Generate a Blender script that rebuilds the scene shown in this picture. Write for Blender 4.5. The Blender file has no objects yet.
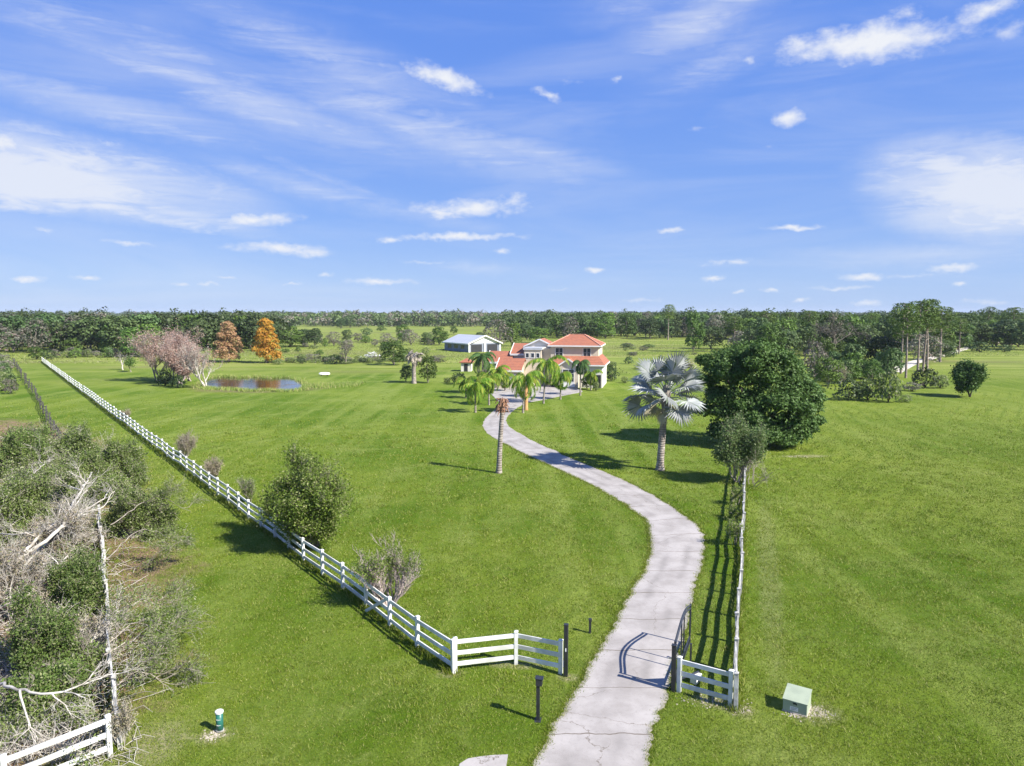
import bpy, math, random
import numpy as np
R = math.radians
# ------------------------------------------------------------------ camera model
CAM_F, PITCH, CAM_H = 710.0, R(5.7), 13.0
def ray(px, py):
    a = (px-512)/CAM_F; b = (383-py)/CAM_F
    return (a, math.cos(PITCH)+b*math.sin(PITCH), -math.sin(PITCH)+b*math.cos(PITCH))
def G(px, py, z=0.0):
    d = ray(px, py); t = (z-CAM_H)/d[2]
    return (d[0]*t, d[1]*t)
def HT(py, Y):
    d = ray(512, py); return CAM_H + d[2]*Y/d[1]
def depth(X, Y): return Y*math.cos(PITCH)+CAM_H*math.sin(PITCH)

scene = bpy.context.scene
COL = scene.collection
# ------------------------------------------------------------------ materials
MATS = {}
def newmat(name):
    m = bpy.data.materials.new(name); m.use_nodes = True
    nt = m.node_tree; nt.nodes.clear()
    out = nt.nodes.new('ShaderNodeOutputMaterial')
    return m, nt, out
def N(nt, typ, **kw):
    n = nt.nodes.new(typ)
    for k, v in kw.items():
        if k.startswith('_'): setattr(n, k[1:], v)
        else:
            key = k.replace('__', ' ')
            n.inputs[int(key[1:]) if key[0] == 'i' and key[1:].isdigit() else key].default_value = v
    return n
def c4(c): return (c[0], c[1], c[2], 1.0)
def mixc(nt, fac, a, b, blend='MIX'):
    n = nt.nodes.new('ShaderNodeMix'); n.data_type = 'RGBA'; n.blend_type = blend
    for sock, v in ((0, fac), (6, a), (7, b)):
        if isinstance(v, bpy.types.NodeSocket): nt.links.new(v, n.inputs[sock])
        elif sock == 0: n.inputs[0].default_value = v
        else: n.inputs[sock].default_value = c4(v)
    return n.outputs[2]
def math_(nt, op, a, b=None, c=None, clamp=False):
    n = nt.nodes.new('ShaderNodeMath'); n.operation = op; n.use_clamp = clamp
    for i, v in enumerate((a, b, c)):
        if v is None: continue
        if isinstance(v, bpy.types.NodeSocket): nt.links.new(v, n.inputs[i])
        else: n.inputs[i].default_value = v
    return n.outputs[0]
def smooth(nt, v, lo, hi, a=0.0, b=1.0):
    n = nt.nodes.new('ShaderNodeMapRange'); n.interpolation_type = 'SMOOTHSTEP'
    nt.links.new(v, n.inputs[0])
    for i, x in zip((1, 2, 3, 4), (lo, hi, a, b)): n.inputs[i].default_value = x
    return n.outputs[0]
def noise(nt, vec, scale, detail=4, rough=0.55, dist=0.0):
    n = N(nt, 'ShaderNodeTexNoise', Scale=scale, Detail=detail, Roughness=rough, Distortion=dist)
    if vec is not None: nt.links.new(vec, n.inputs['Vector'])
    return n.outputs[0]
def mapping(nt, vec, loc=(0,0,0), rot=(0,0,0), scale=(1,1,1), typ='POINT'):
    n = nt.nodes.new('ShaderNodeMapping'); n.vector_type = typ
    nt.links.new(vec, n.inputs[0])
    n.inputs['Rotation'].default_value = rot; n.inputs['Scale'].default_value = scale
    if typ != 'NORMAL': n.inputs['Location'].default_value = loc
    return n.outputs[0]

def plain(name, a, b=None, scale=3.0, rough=0.6, bump=0.0, metal=0.0, spec=0.4, detail=5, bscale=None):
    m, nt, out = newmat(name)
    tc = nt.nodes.new('ShaderNodeTexCoord').outputs['Object']
    bs = N(nt, 'ShaderNodeBsdfPrincipled', Roughness=rough, Metallic=metal)
    bs.inputs['Specular IOR Level'].default_value = spec
    f = noise(nt, tc, scale, detail)
    f2 = smooth(nt, f, 0.3, 0.7)
    nt.links.new(mixc(nt, f2, a, b if b else a), bs.inputs['Base Color'])
    if bump:
        bn = N(nt, 'ShaderNodeBump', Strength=bump, Distance=0.02)
        nt.links.new(noise(nt, tc, bscale or scale*4, 4), bn.inputs['Height'])
        nt.links.new(bn.outputs[0], bs.inputs['Normal'])
    nt.links.new(bs.outputs[0], out.inputs[0]); MATS[name] = m
    return m
def leafmat(name, dark, light, accent=None, trans=0.3, clump=0.35, rough=0.55, objvar=0.25):
    m, nt, out = newmat(name)
    geo = nt.nodes.new('ShaderNodeNewGeometry')
    tc = nt.nodes.new('ShaderNodeTexCoord').outputs['Object']
    ri = geo.outputs['Random Per Island']
    nz = smooth(nt, noise(nt, tc, clump, 3), 0.35, 0.65)
    f = math_(nt, 'ADD', math_(nt, 'MULTIPLY', ri, 0.65), math_(nt, 'MULTIPLY', nz, 0.35))
    col = mixc(nt, f, dark, light)
    if accent:
        col = mixc(nt, smooth(nt, math_(nt, 'FRACT', math_(nt, 'MULTIPLY', ri, 17.3)), 0.72, 0.9), col, accent)
    if objvar:
        oi = nt.nodes.new('ShaderNodeObjectInfo').outputs['Random']
        hs = nt.nodes.new('ShaderNodeHueSaturation')
        nt.links.new(math_(nt, 'MULTIPLY_ADD', oi, objvar*0.07, 0.5-objvar*0.045), hs.inputs['Hue'])
        nt.links.new(math_(nt, 'MULTIPLY_ADD', math_(nt, 'FRACT', math_(nt, 'MULTIPLY', oi, 7.7)), objvar*2.2, 1-objvar*1.0), hs.inputs['Value'])
        nt.links.new(col, hs.inputs['Color']); col = hs.outputs[0]
    bs = N(nt, 'ShaderNodeBsdfPrincipled', Roughness=rough)
    bs.inputs['Specular IOR Level'].default_value = 0.25
    nt.links.new(col, bs.inputs['Base Color'])
    tr = nt.nodes.new('ShaderNodeBsdfTranslucent'); nt.links.new(col, tr.inputs[0])
    mx = nt.nodes.new('ShaderNodeMixShader'); mx.inputs[0].default_value = trans
    nt.links.new(bs.outputs[0], mx.inputs[1]); nt.links.new(tr.outputs[0], mx.inputs[2])
    nt.links.new(mx.outputs[0], out.inputs[0]); MATS[name] = m
    return m

plain('white_vinyl', (0.78,0.78,0.75), (0.50,0.50,0.44), 1.3, 0.5)
plain('weathered_vinyl', (0.62,0.61,0.58), (0.22,0.21,0.18), 1.6, 0.8, 0.3)
plain('old_rail', (0.10,0.095,0.08), (0.05,0.05,0.04), 2.0, 0.9)
plain('black_metal', (0.018,0.02,0.024), (0.03,0.032,0.036), 3, 0.4, spec=0.5)
plain('iron_grey', (0.028,0.032,0.042), (0.04,0.045,0.058), 3, 0.45)
plain('utility_green', (0.36,0.41,0.29), (0.30,0.345,0.25), 2.5, 0.55)
plain('pipe_green', (0.03,0.16,0.12), (0.02,0.11,0.09), 6, 0.4)
plain('white_paint', (0.78,0.78,0.75), (0.7,0.7,0.67), 2, 0.5)
plain('stucco_cream', (0.64,0.56,0.43), (0.56,0.49,0.37), 0.6, 0.85, 0.2)
plain('stucco_white', (0.70,0.67,0.59), (0.62,0.59,0.52), 0.6, 0.85)
plain('trim_white', (0.8,0.79,0.76), (0.74,0.73,0.7), 1, 0.6)
plain('shed_metal', (0.50,0.52,0.55), (0.44,0.46,0.49), 0.8, 0.45)
plain('shed_wall', (0.26,0.28,0.34), (0.2,0.22,0.27), 0.8, 0.7)
plain('dark_opening', (0.02,0.022,0.026), (0.03,0.03,0.035), 1, 0.6)
plain('bark_grey', (0.26,0.23,0.19), (0.13,0.11,0.09), 3.0, 0.9, 0.5)
plain('bark_white', (0.62,0.58,0.51), (0.30,0.27,0.22), 2.5, 0.85, 0.4)
plain('bark_dark', (0.09,0.075,0.06), (0.05,0.042,0.035), 3, 0.9, 0.5)
plain('bark_pine', (0.33,0.27,0.23), (0.17,0.135,0.11), 2, 0.9, 0.5)
plain('twig_mauve', (0.50,0.42,0.38), (0.34,0.27,0.24), 1.0, 0.9)
plain('twig_grey', (0.42,0.37,0.31), (0.22,0.185,0.15), 2.0, 0.9)
plain('cut_palm_head', (0.36,0.20,0.12), (0.22,0.12,0.075), 5, 0.9, 0.5)
plain('orange_trunk', (0.62,0.36,0.16), (0.42,0.22,0.10), 3, 0.9, 0.4)
plain('stone', (0.50,0.45,0.37), (0.30,0.26,0.2), 20, 0.9)
plain('white_scrap', (0.75,0.74,0.72), (0.5,0.5,0.48), 1.2, 0.7)
plain('glass_dark', (0.035,0.045,0.06), (0.05,0.06,0.08), 2, 0.12, spec=0.6)

def palm_bark():
    m, nt, out = newmat('palm_bark')
    tc = nt.nodes.new('ShaderNodeTexCoord').outputs['Object']
    w = N(nt, 'ShaderNodeTexWave', Scale=1.6, Distortion=1.5, Detail=3); w.bands_direction = 'Z'
    nt.links.new(tc, w.inputs['Vector'])
    c = mixc(nt, w.outputs[1], (0.30,0.26,0.22), (0.16,0.13,0.105))
    c = mixc(nt, smooth(nt, noise(nt, tc, 3.0, 5), 0.45, 0.7), c, (0.40,0.36,0.31))
    bs = N(nt, 'ShaderNodeBsdfPrincipled', Roughness=0.9)
    bn = N(nt, 'ShaderNodeBump', Strength=0.6, Distance=0.04)
    nt.links.new(w.outputs[1], bn.inputs['Height']); nt.links.new(bn.outputs[0], bs.inputs['Normal'])
    nt.links.new(c, bs.inputs['Base Color']); nt.links.new(bs.outputs[0], out.inputs[0]); MATS['palm_bark'] = m
palm_bark()
def tile_mat():
    m, nt, out = newmat('roof_tile')
    tc = nt.nodes.new('ShaderNodeTexCoord').outputs['Object']
    b = N(nt, 'ShaderNodeTexNoise', Scale=2.2, Detail=6, Roughness=0.7); nt.links.new(tc, b.inputs['Vector'])
    w = N(nt, 'ShaderNodeTexWave', Scale=1.3, Distortion=0.4); w.bands_direction = 'Z'; nt.links.new(tc, w.inputs['Vector'])
    c = mixc(nt, smooth(nt, b.outputs[0], 0.35, 0.7), (0.37,0.125,0.062), (0.23,0.085,0.052))
    c = mixc(nt, math_(nt, 'MULTIPLY', w.outputs[1], 0.35), c, (0.38,0.17,0.105))
    bs = N(nt, 'ShaderNodeBsdfPrincipled', Roughness=0.8)
    bn = N(nt, 'ShaderNodeBump', Strength=0.7, Distance=0.08)
    nt.links.new(w.outputs[1], bn.inputs['Height']); nt.links.new(bn.outputs[0], bs.inputs['Normal'])
    nt.links.new(c, bs.inputs['Base Color']); nt.links.new(bs.outputs[0], out.inputs[0]); MATS['roof_tile'] = m
tile_mat()

leafmat('oak_leaf', (0.036,0.082,0.016), (0.135,0.225,0.055), trans=0.25, clump=0.6, objvar=0)
leafmat('fence_leaf', (0.06,0.11,0.03), (0.18,0.26,0.08), (0.24,0.27,0.14), trans=0.3, clump=0.6, objvar=0)
leafmat('far_oak', (0.036,0.068,0.020), (0.102,0.158,0.050), trans=0.2, clump=0.25, objvar=0.45)
leafmat('far_green', (0.05,0.102,0.016), (0.135,0.220,0.040), trans=0.25, clump=0.3, objvar=0.3)
leafmat('far_grey', (0.095,0.105,0.068), (0.19,0.185,0.14), (0.21,0.16,0.135), trans=0.15, clump=0.3, objvar=0.3)
leafmat('pine_leaf', (0.055,0.100,0.016), (0.145,0.215,0.040), trans=0.2, clump=0.4, objvar=0.2)
leafmat('scrub_leaf', (0.085,0.14,0.028), (0.24,0.31,0.085), (0.34,0.34,0.21), trans=0.4, clump=0.5, objvar=0.15)
leafmat('scrub_bright', (0.075,0.135,0.022), (0.19,0.27,0.07), (0.30,0.32,0.15), trans=0.4, clump=0.8, objvar=0.15)
leafmat('olive_leaf', (0.075,0.14,0.014), (0.25,0.335,0.060), (0.32,0.33,0.14), trans=0.35, clump=0.9, objvar=0.1)
leafmat('dead_leaf', (0.24,0.20,0.13), (0.38,0.33,0.24), (0.20,0.22,0.08), trans=0.2, clump=0.8, objvar=0.15)
leafmat('cypress_orange', (0.42,0.17,0.025), (0.66,0.38,0.06), (0.40,0.38,0.06), trans=0.35, clump=0.22, objvar=0)
leafmat('cypress_rust', (0.34,0.19,0.10), (0.56,0.35,0.20), (0.34,0.31,0.12), trans=0.35, clump=0.22, objvar=0)
leafmat('pink_bloom', (0.36,0.23,0.175), (0.54,0.385,0.32), (0.50,0.45,0.40), trans=0.35, clump=0.2, objvar=0.05)
leafmat('queen_frond', (0.10,0.22,0.02), (0.30,0.48,0.06), (0.46,0.46,0.08), trans=0.5, clump=0.6, objvar=0.1)
leafmat('palm_dark', (0.04,0.10,0.03), (0.12,0.22,0.06), trans=0.3, clump=0.6, objvar=0.1)
leafmat('silver_frond', (0.21,0.235,0.225), (0.43,0.44,0.42), (0.17,0.21,0.14), trans=0.12, clump=0.9, rough=0.55, objvar=.2)
leafmat('old_frond', (0.34,0.32,0.20), (0.55,0.50,0.34), trans=0.15, clump=0.8, objvar=0)
leafmat('dead_frond', (0.24,0.20,0.16), (0.44,0.39,0.33), trans=0.1, clump=0.8, objvar=0)
leafmat('grass_blade', (0.076,0.142,0.005), (0.226,0.282,0.022), (0.37,0.37,0.11), trans=0.33, clump=0.16, objvar=0)
leafmat('reed', (0.14,0.26,0.03), (0.36,0.42,0.10), (0.55,0.50,0.22), trans=0.3, clump=0.1, objvar=0)
leafmat('heath', (0.17,0.24,0.04), (0.30,0.35,0.09), (0.34,0.32,0.18), trans=0.3, clump=0.05, objvar=0)

# ------------------------------------------------------------------ mesh helpers
def tag(o, label=None, cat=None, group=None, kind=None):
    if label: o['label'] = label
    if cat: o['category'] = cat
    if group: o['group'] = group
    if kind: o['kind'] = kind
    return o
def link(o, parent=None):
    COL.objects.link(o)
    if parent is not None: o.parent = parent
    return o
def npmesh(name, V, F):
    """V (n,3) float, F (m,k) int - all faces same size"""
    V = np.asarray(V, np.float32); F = np.asarray(F, np.int32)
    me = bpy.data.meshes.new(name); k = F.shape[1]
    me.vertices.add(len(V)); me.vertices.foreach_set('co', V.ravel())
    me.loops.add(F.size); me.loops.foreach_set('vertex_index', F.ravel())
    me.polygons.add(len(F)); me.polygons.foreach_set('loop_start', np.arange(0, F.size, k, dtype=np.int32))
    me.polygons.foreach_set('loop_total', np.full(len(F), k, np.int32))
    me.update(calc_edges=True)
    return me
def obj(name, me, mat, parent=None, loc=None, smoothit=False):
    if mat: me.materials.append(MATS[mat] if isinstance(mat, str) else mat)
    o = bpy.data.objects.new(name, me)
    if loc: o.location = loc
    if smoothit: me.polygons.foreach_set('use_smooth', np.ones(len(me.polygons), bool))
    return link(o, parent)
def empty(name, loc=(0,0,0), rz=0.0):
    o = bpy.data.objects.new(name, None); o.location = loc; o.rotation_euler = (0,0,rz)
    o.empty_display_size = 0.3
    return link(o)
class MB:
    def __init__(s): s.V = []; s.F = []
    def add(s, V, F):
        b = len(s.V); s.V += [tuple(v) for v in V]; s.F += [tuple(i+b for i in f) for f in F]; return s
    def box(s, x0,x1,y0,y1,z0,z1, bev=0.0):
        if bev > 0:
            b = bev; V = []
            for z, i in ((z0, b), (z0+b, 0), (z1-b, 0), (z1, b)):
                V += [(x0+i,y0+i,z),(x1-i,y0+i,z),(x1-i,y1-i,z),(x0+i,y1-i,z)]
            F = [(3,2,1,0),(12,13,14,15)]
            for k in range(3):
                for j in range(4):
                    a = k*4+j; c = k*4+(j+1)%4; F.append((a,c,c+4,a+4))
            return s.add(V, F)
        V = [(x,y,z) for z in (z0,z1) for x,y in ((x0,y0),(x1,y0),(x1,y1),(x0,y1))]
        return s.add(V, [(3,2,1,0),(4,5,6,7),(0,1,5,4),(1,2,6,5),(2,3,7,6),(3,0,4,7)])
    def bar(s, p, q, w, h):
        p = np.array(p, float); q = np.array(q, float); d = q-p; L = np.linalg.norm(d); d /= L
        up = np.array((0,0,1.0)) if abs(d[2]) < 0.95 else np.array((0,1.0,0))
        a = np.cross(d, up); a /= np.linalg.norm(a); u = np.cross(a, d)
        V = []
        for e in (p, q):
            for sa, su in ((-1,-1),(1,-1),(1,1),(-1,1)): V.append(e+a*sa*w/2+u*su*h/2)
        return s.add(V, [(0,1,2,3),(7,6,5,4),(0,4,5,1),(1,5,6,2),(2,6,7,3),(3,7,4,0)])
    def lathe(s, prof, n=16, c=(0,0,0)):
        V = []; F = []
        for r, z in prof:
            for i in range(n):
                a = 2*math.pi*i/n; V.append((c[0]+r*math.cos(a), c[1]+r*math.sin(a), c[2]+z))
        for k in range(len(prof)-1):
            for i in range(n):
                j = (i+1)%n; F.append((k*n+i, k*n+j, (k+1)*n+j, (k+1)*n+i))
        F.append(tuple(range(n-1,-1,-1))); F.append(tuple((len(prof)-1)*n+i for i in range(n)))
        return s.add(V, F)
    def tube(s, pts, rad, n=6):
        V, F = tube(pts, rad, n); return s.add(V, F.tolist())
    def build(s, name, mat, parent=None, loc=None, smoothit=False):
        me = bpy.data.meshes.new(name); me.from_pydata(s.V, [], s.F); me.update()
        return obj(name, me, mat, parent, loc, smoothit)
def tube(pts, rad, n=5):
    P = np.asarray(pts, float); m = len(P)
    T = np.gradient(P, axis=0); T /= (np.linalg.norm(T, axis=1, keepdims=True)+1e-9)
    ref = np.array((0.31, 0.17, 0.93)) if abs(T[0][2]) < 0.9 else np.array((1.0, 0.1, 0.05))
    A = np.cross(T, ref); A /= (np.linalg.norm(A, axis=1, keepdims=True)+1e-9); B = np.cross(T, A)
    ang = np.arange(n)*2*math.pi/n
    r = np.asarray(rad, float).reshape(-1,1,1)
    V = P[:,None,:] + r*(np.cos(ang)[None,:,None]*A[:,None,:]+np.sin(ang)[None,:,None]*B[:,None,:])
    i = np.arange(m-1)[:,None]*n; j = np.arange(n)[None,:]; k = (j+1) % n
    F = np.stack([i+j, i+k, i+n+k, i+n+j], -1).reshape(-1,4)
    return V.reshape(-1,3), F
def join_tubes(tubes):
    Vs, Fs, b = [], [], 0
    for V, F in tubes:
        Vs.append(V); Fs.append(F+b); b += len(V)
    return np.concatenate(Vs), np.concatenate(Fs)
def leaves(C, Nn, size, aspect, rng, fold=0.25):
    n = len(C); Nn = Nn/(np.linalg.norm(Nn, axis=1, keepdims=True)+1e-9)
    t = rng.normal(size=(n,3)); t -= (t*Nn).sum(1, keepdims=True)*Nn
    t /= (np.linalg.norm(t, axis=1, keepdims=True)+1e-9); b = np.cross(Nn, t)
    s = np.asarray(size).reshape(-1,1)*np.ones((n,1))
    V = np.stack([C-t*s*.5, C+b*s*aspect*.5+Nn*s*fold*.3, C+t*s*.5, C-b*s*aspect*.5+Nn*s*fold*.3], 1).reshape(-1,3)
    return V, np.arange(n*4).reshape(-1,4)
def sph(rng, n):
    v = rng.normal(size=(n,3)); return v/np.linalg.norm(v, axis=1, keepdims=True)
def lobes_for(rng, w, h, z0, k, lobe=0.42, flat=1.0):
    """k lobes spread over an ellipsoid of width w, height h starting at z0"""
    L = [(0,0,z0+h*.5, w*.34, w*.34, h*.40)]
    d = sph(rng, k)
    for i in range(k):
        q = rng.uniform(.50,.74); r = w*.5*lobe*rng.uniform(.75,1.25)
        L.append((d[i,0]*w*.5*q*1.1, d[i,1]*w*.5*q*1.1, z0+h*.5+d[i,2]*h*.5*q, r, r, r*flat*rng.uniform(.7,.95)))
    return np.array(L)
def crown(rng, L, n, size, aspect=0.6, inner=0.25, jit=0.9):
    A = (L[:,3]*L[:,4])**.8; pick = rng.choice(len(L), n, p=A/A.sum())
    d = sph(rng, n); d[:,2] = np.where(d[:,2] < -.35, -d[:,2], d[:,2])
    r = 1.0-inner*rng.random(n)**1.5 + rng.normal(size=n)*.06
    C = L[pick,:3] + d*L[pick,3:6]*r[:,None]
    # drop those deep in another lobe
    keep = np.ones(n, bool)
    for l in L:
        q = (((C-l[:3])/l[3:6])**2).sum(1); keep &= q > .42
    C = C[keep]; d = d[keep]
    Nn = d + rng.normal(size=d.shape)*jit*.6 + np.array((0,0,.35))
    return leaves(C, Nn, size*rng.uniform(.6,1.35,len(C)), aspect, rng)
def grow(rng, p, d, L, r, lvl, tubes, tips, sp=0.8, nsub=4, up=0.15, bend=0.18, ratio=0.62, first=0.3, minr=0.006, sides=5):
    p = np.array(p, float); d = np.array(d, float); d /= np.linalg.norm(d)
    ns = 5 if lvl > 0 else 3; pts = [p]; dirs = [d]
    for i in range(ns):
        d = d + rng.normal(size=3)*bend + np.array((0,0,up*.3)); d /= np.linalg.norm(d)
        pts.append(pts[-1]+d*L/ns); dirs.append(d)
    rad = np.linspace(r, max(r*.45, minr*.6), ns+1)
    tubes.append(tube(pts, rad, sides if lvl > 1 else 3))
    if lvl == 0:
        for q in (pts[1], pts[2], pts[3]): tips.append(q)
        return
    for k in range(nsub):
        t = first+(1-first)*(k+rng.random()*.8)/nsub; t = min(t, .98)
        i = int(t*ns); f = t*ns-i; q = pts[i]*(1-f)+pts[min(i+1,ns)]*f
        s = rng.normal(size=3); s -= s.dot(dirs[i])*dirs[i]; s /= np.linalg.norm(s)
        nd = dirs[i]+s*sp*rng.uniform(.6,1.3)+np.array((0,0,up))
        grow(rng, q, nd, L*ratio*rng.uniform(.75,1.2), max(r*(1-.5*t)*.62, minr), lvl-1, tubes, tips, sp, nsub, up, bend, ratio, first, minr, sides)
def tip_leaves(rng, tips, per, spread, size, aspect=.55):
    T = np.array(tips); C = np.repeat(T, per, 0)+rng.normal(size=(len(T)*per,3))*spread
    Nn = sph(rng, len(C))+np.array((0,0,.7))
    return leaves(C, Nn, size*rng.uniform(.6,1.4,len(C)), aspect, rng)
def copy_tree(o, parent=None):
    c = o.copy(); COL.objects.link(c); c.parent = parent
    for ch in list(o.children): copy_tree(ch, c)
    return c

# ------------------------------------------------------------------ polygons on the ground
def inside(poly, P):
    x, y = P[:,0], P[:,1]; r = np.zeros(len(P), bool); n = len(poly)
    for i in range(n):
        x0,y0 = poly[i]; x1,y1 = poly[(i+1)%n]
        c = ((y0 > y) != (y1 > y)) & (x < (x1-x0)*(y-y0)/((y1-y0) or 1e-9)+x0); r ^= c
    return r
def resample(pts, step):
    P = np.array(pts, float); s = np.r_[0, np.cumsum(np.linalg.norm(np.diff(P, axis=0), axis=1))]
    # catmull-like smooth through points using dense cubic hermite
    m = np.gradient(P, s, axis=0); out = []
    for t in np.arange(0, s[-1], step):
        i = min(np.searchsorted(s, t, 'right')-1, len(P)-2); h = s[i+1]-s[i]; u = (t-s[i])/h
        out.append((2*u**3-3*u**2+1)*P[i]+(u**3-2*u**2+u)*h*m[i]+(-2*u**3+3*u**2)*P[i+1]+(u**3-u**2)*h*m[i+1])
    out.append(P[-1]); return np.array(out)
rng0 = np.random.default_rng(11)

# driveway outlines (ground points)
centre_px = [((497,840),(640,840)),((535,766),(646,766)),((553,726),(655,726)),((576,690),(668,690)),((592,660),(677,660)),((611,630),(684,630)),((626,600),(692.5,600)),
 ((641,575),(699,575)),((650,552),(704,552)),((649,532),(700,529)),((641,516),(681,513.5)),((606,493),(652,495)),((566,473),(618,477.6)),
 ((531.7,457.5),(566,456)),((503,443),(531.7,440)),((485.7,431.7),(508.7,426)),((483.5,422),(507,418)),((491,413),(514,410.5)),((500,406),(521,405.5)),((506,398),(530,398))]
Ll = resample([G(*a) for a, b in centre_px], .3); Rr = [G(*b) for a, b in centre_px]
Rr = resample(Rr, .3)
nn = 420
def even(P, n):
    s = np.r_[0, np.cumsum(np.linalg.norm(np.diff(P, axis=0), axis=1))]; t = np.linspace(0, s[-1], n)
    return np.stack([np.interp(t, s, P[:,0]), np.interp(t, s, P[:,1])], 1)
# pair by parameter along pixel list: interpolate both sides with shared parameter
def shared(pts, n):
    P = np.array(pts, float); k = len(P); t = np.linspace(0, k-1, n); i = np.minimum(t.astype(int), k-2); u = (t-i)[:,None]
    m = np.zeros_like(P); m[1:-1] = (P[2:]-P[:-2])/2; m[0] = P[1]-P[0]; m[-1] = P[-1]-P[-2]
    return (2*u**3-3*u**2+1)*P[i]+(u**3-2*u**2+u)*m[i]+(-2*u**3+3*u**2)*P[i+1]+(u**3-u**2)*m[i+1]
DL = shared([G(*a) for a, b in centre_px], nn); DR = shared([G(*b) for a, b in centre_px], nn)
w = (DR-DL); w /= np.linalg.norm(w, axis=1, keepdims=True)
def ragged(n, a):
    x = rng0.normal(size=n); k = np.array([1,2,3,2,1])/9.; return (np.convolve(x, k, 'same')*a+rng0.normal(size=n)*a*.25)
DL = DL + w*ragged(nn, .09)[:,None]; DR = DR + w*ragged(nn, .11)[:,None]
drive_poly = [tuple(p) for p in DL]+[tuple(p) for p in DR[::-1]]
court_px = [(500,403),(494,397),(489,391.5),(491,388.5),(499,386),(512,384.6),(537,383.2),(556,384),(570,386.5),(580,390),(582,392),(572,394),(556,397.2),(543,400),(526,403),(518,406)]
cp = [G(*a) for a in court_px]
court = [tuple(p) for p in shared(cp+[cp[0]], 200)[:-1]]
pond_px = [(203,384),(208,379),(222,377),(240,378),(256,377.5),(272,378.5),(288,378),(298,381),(304,386),(300,390),(284,391.5),(268,390.6),(250,391),(232,389.5),(216,389),(206,387.5)]
pp = [G(*a) for a in pond_px]
pond = [tuple(p) for p in shared(pp+[pp[0]], 160)[:-1]]
patch_px = [(457,770),(460,764),(468,759),(480,757),(494,755.5),(508,755),(507,762),(505,772),(502,800),(452,800)]
patch = [G(*a) for a in patch_px]
track_px = [(894,372),(911,363.5),(940,355.5),(958,350.5),(972,346.8)]

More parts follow.
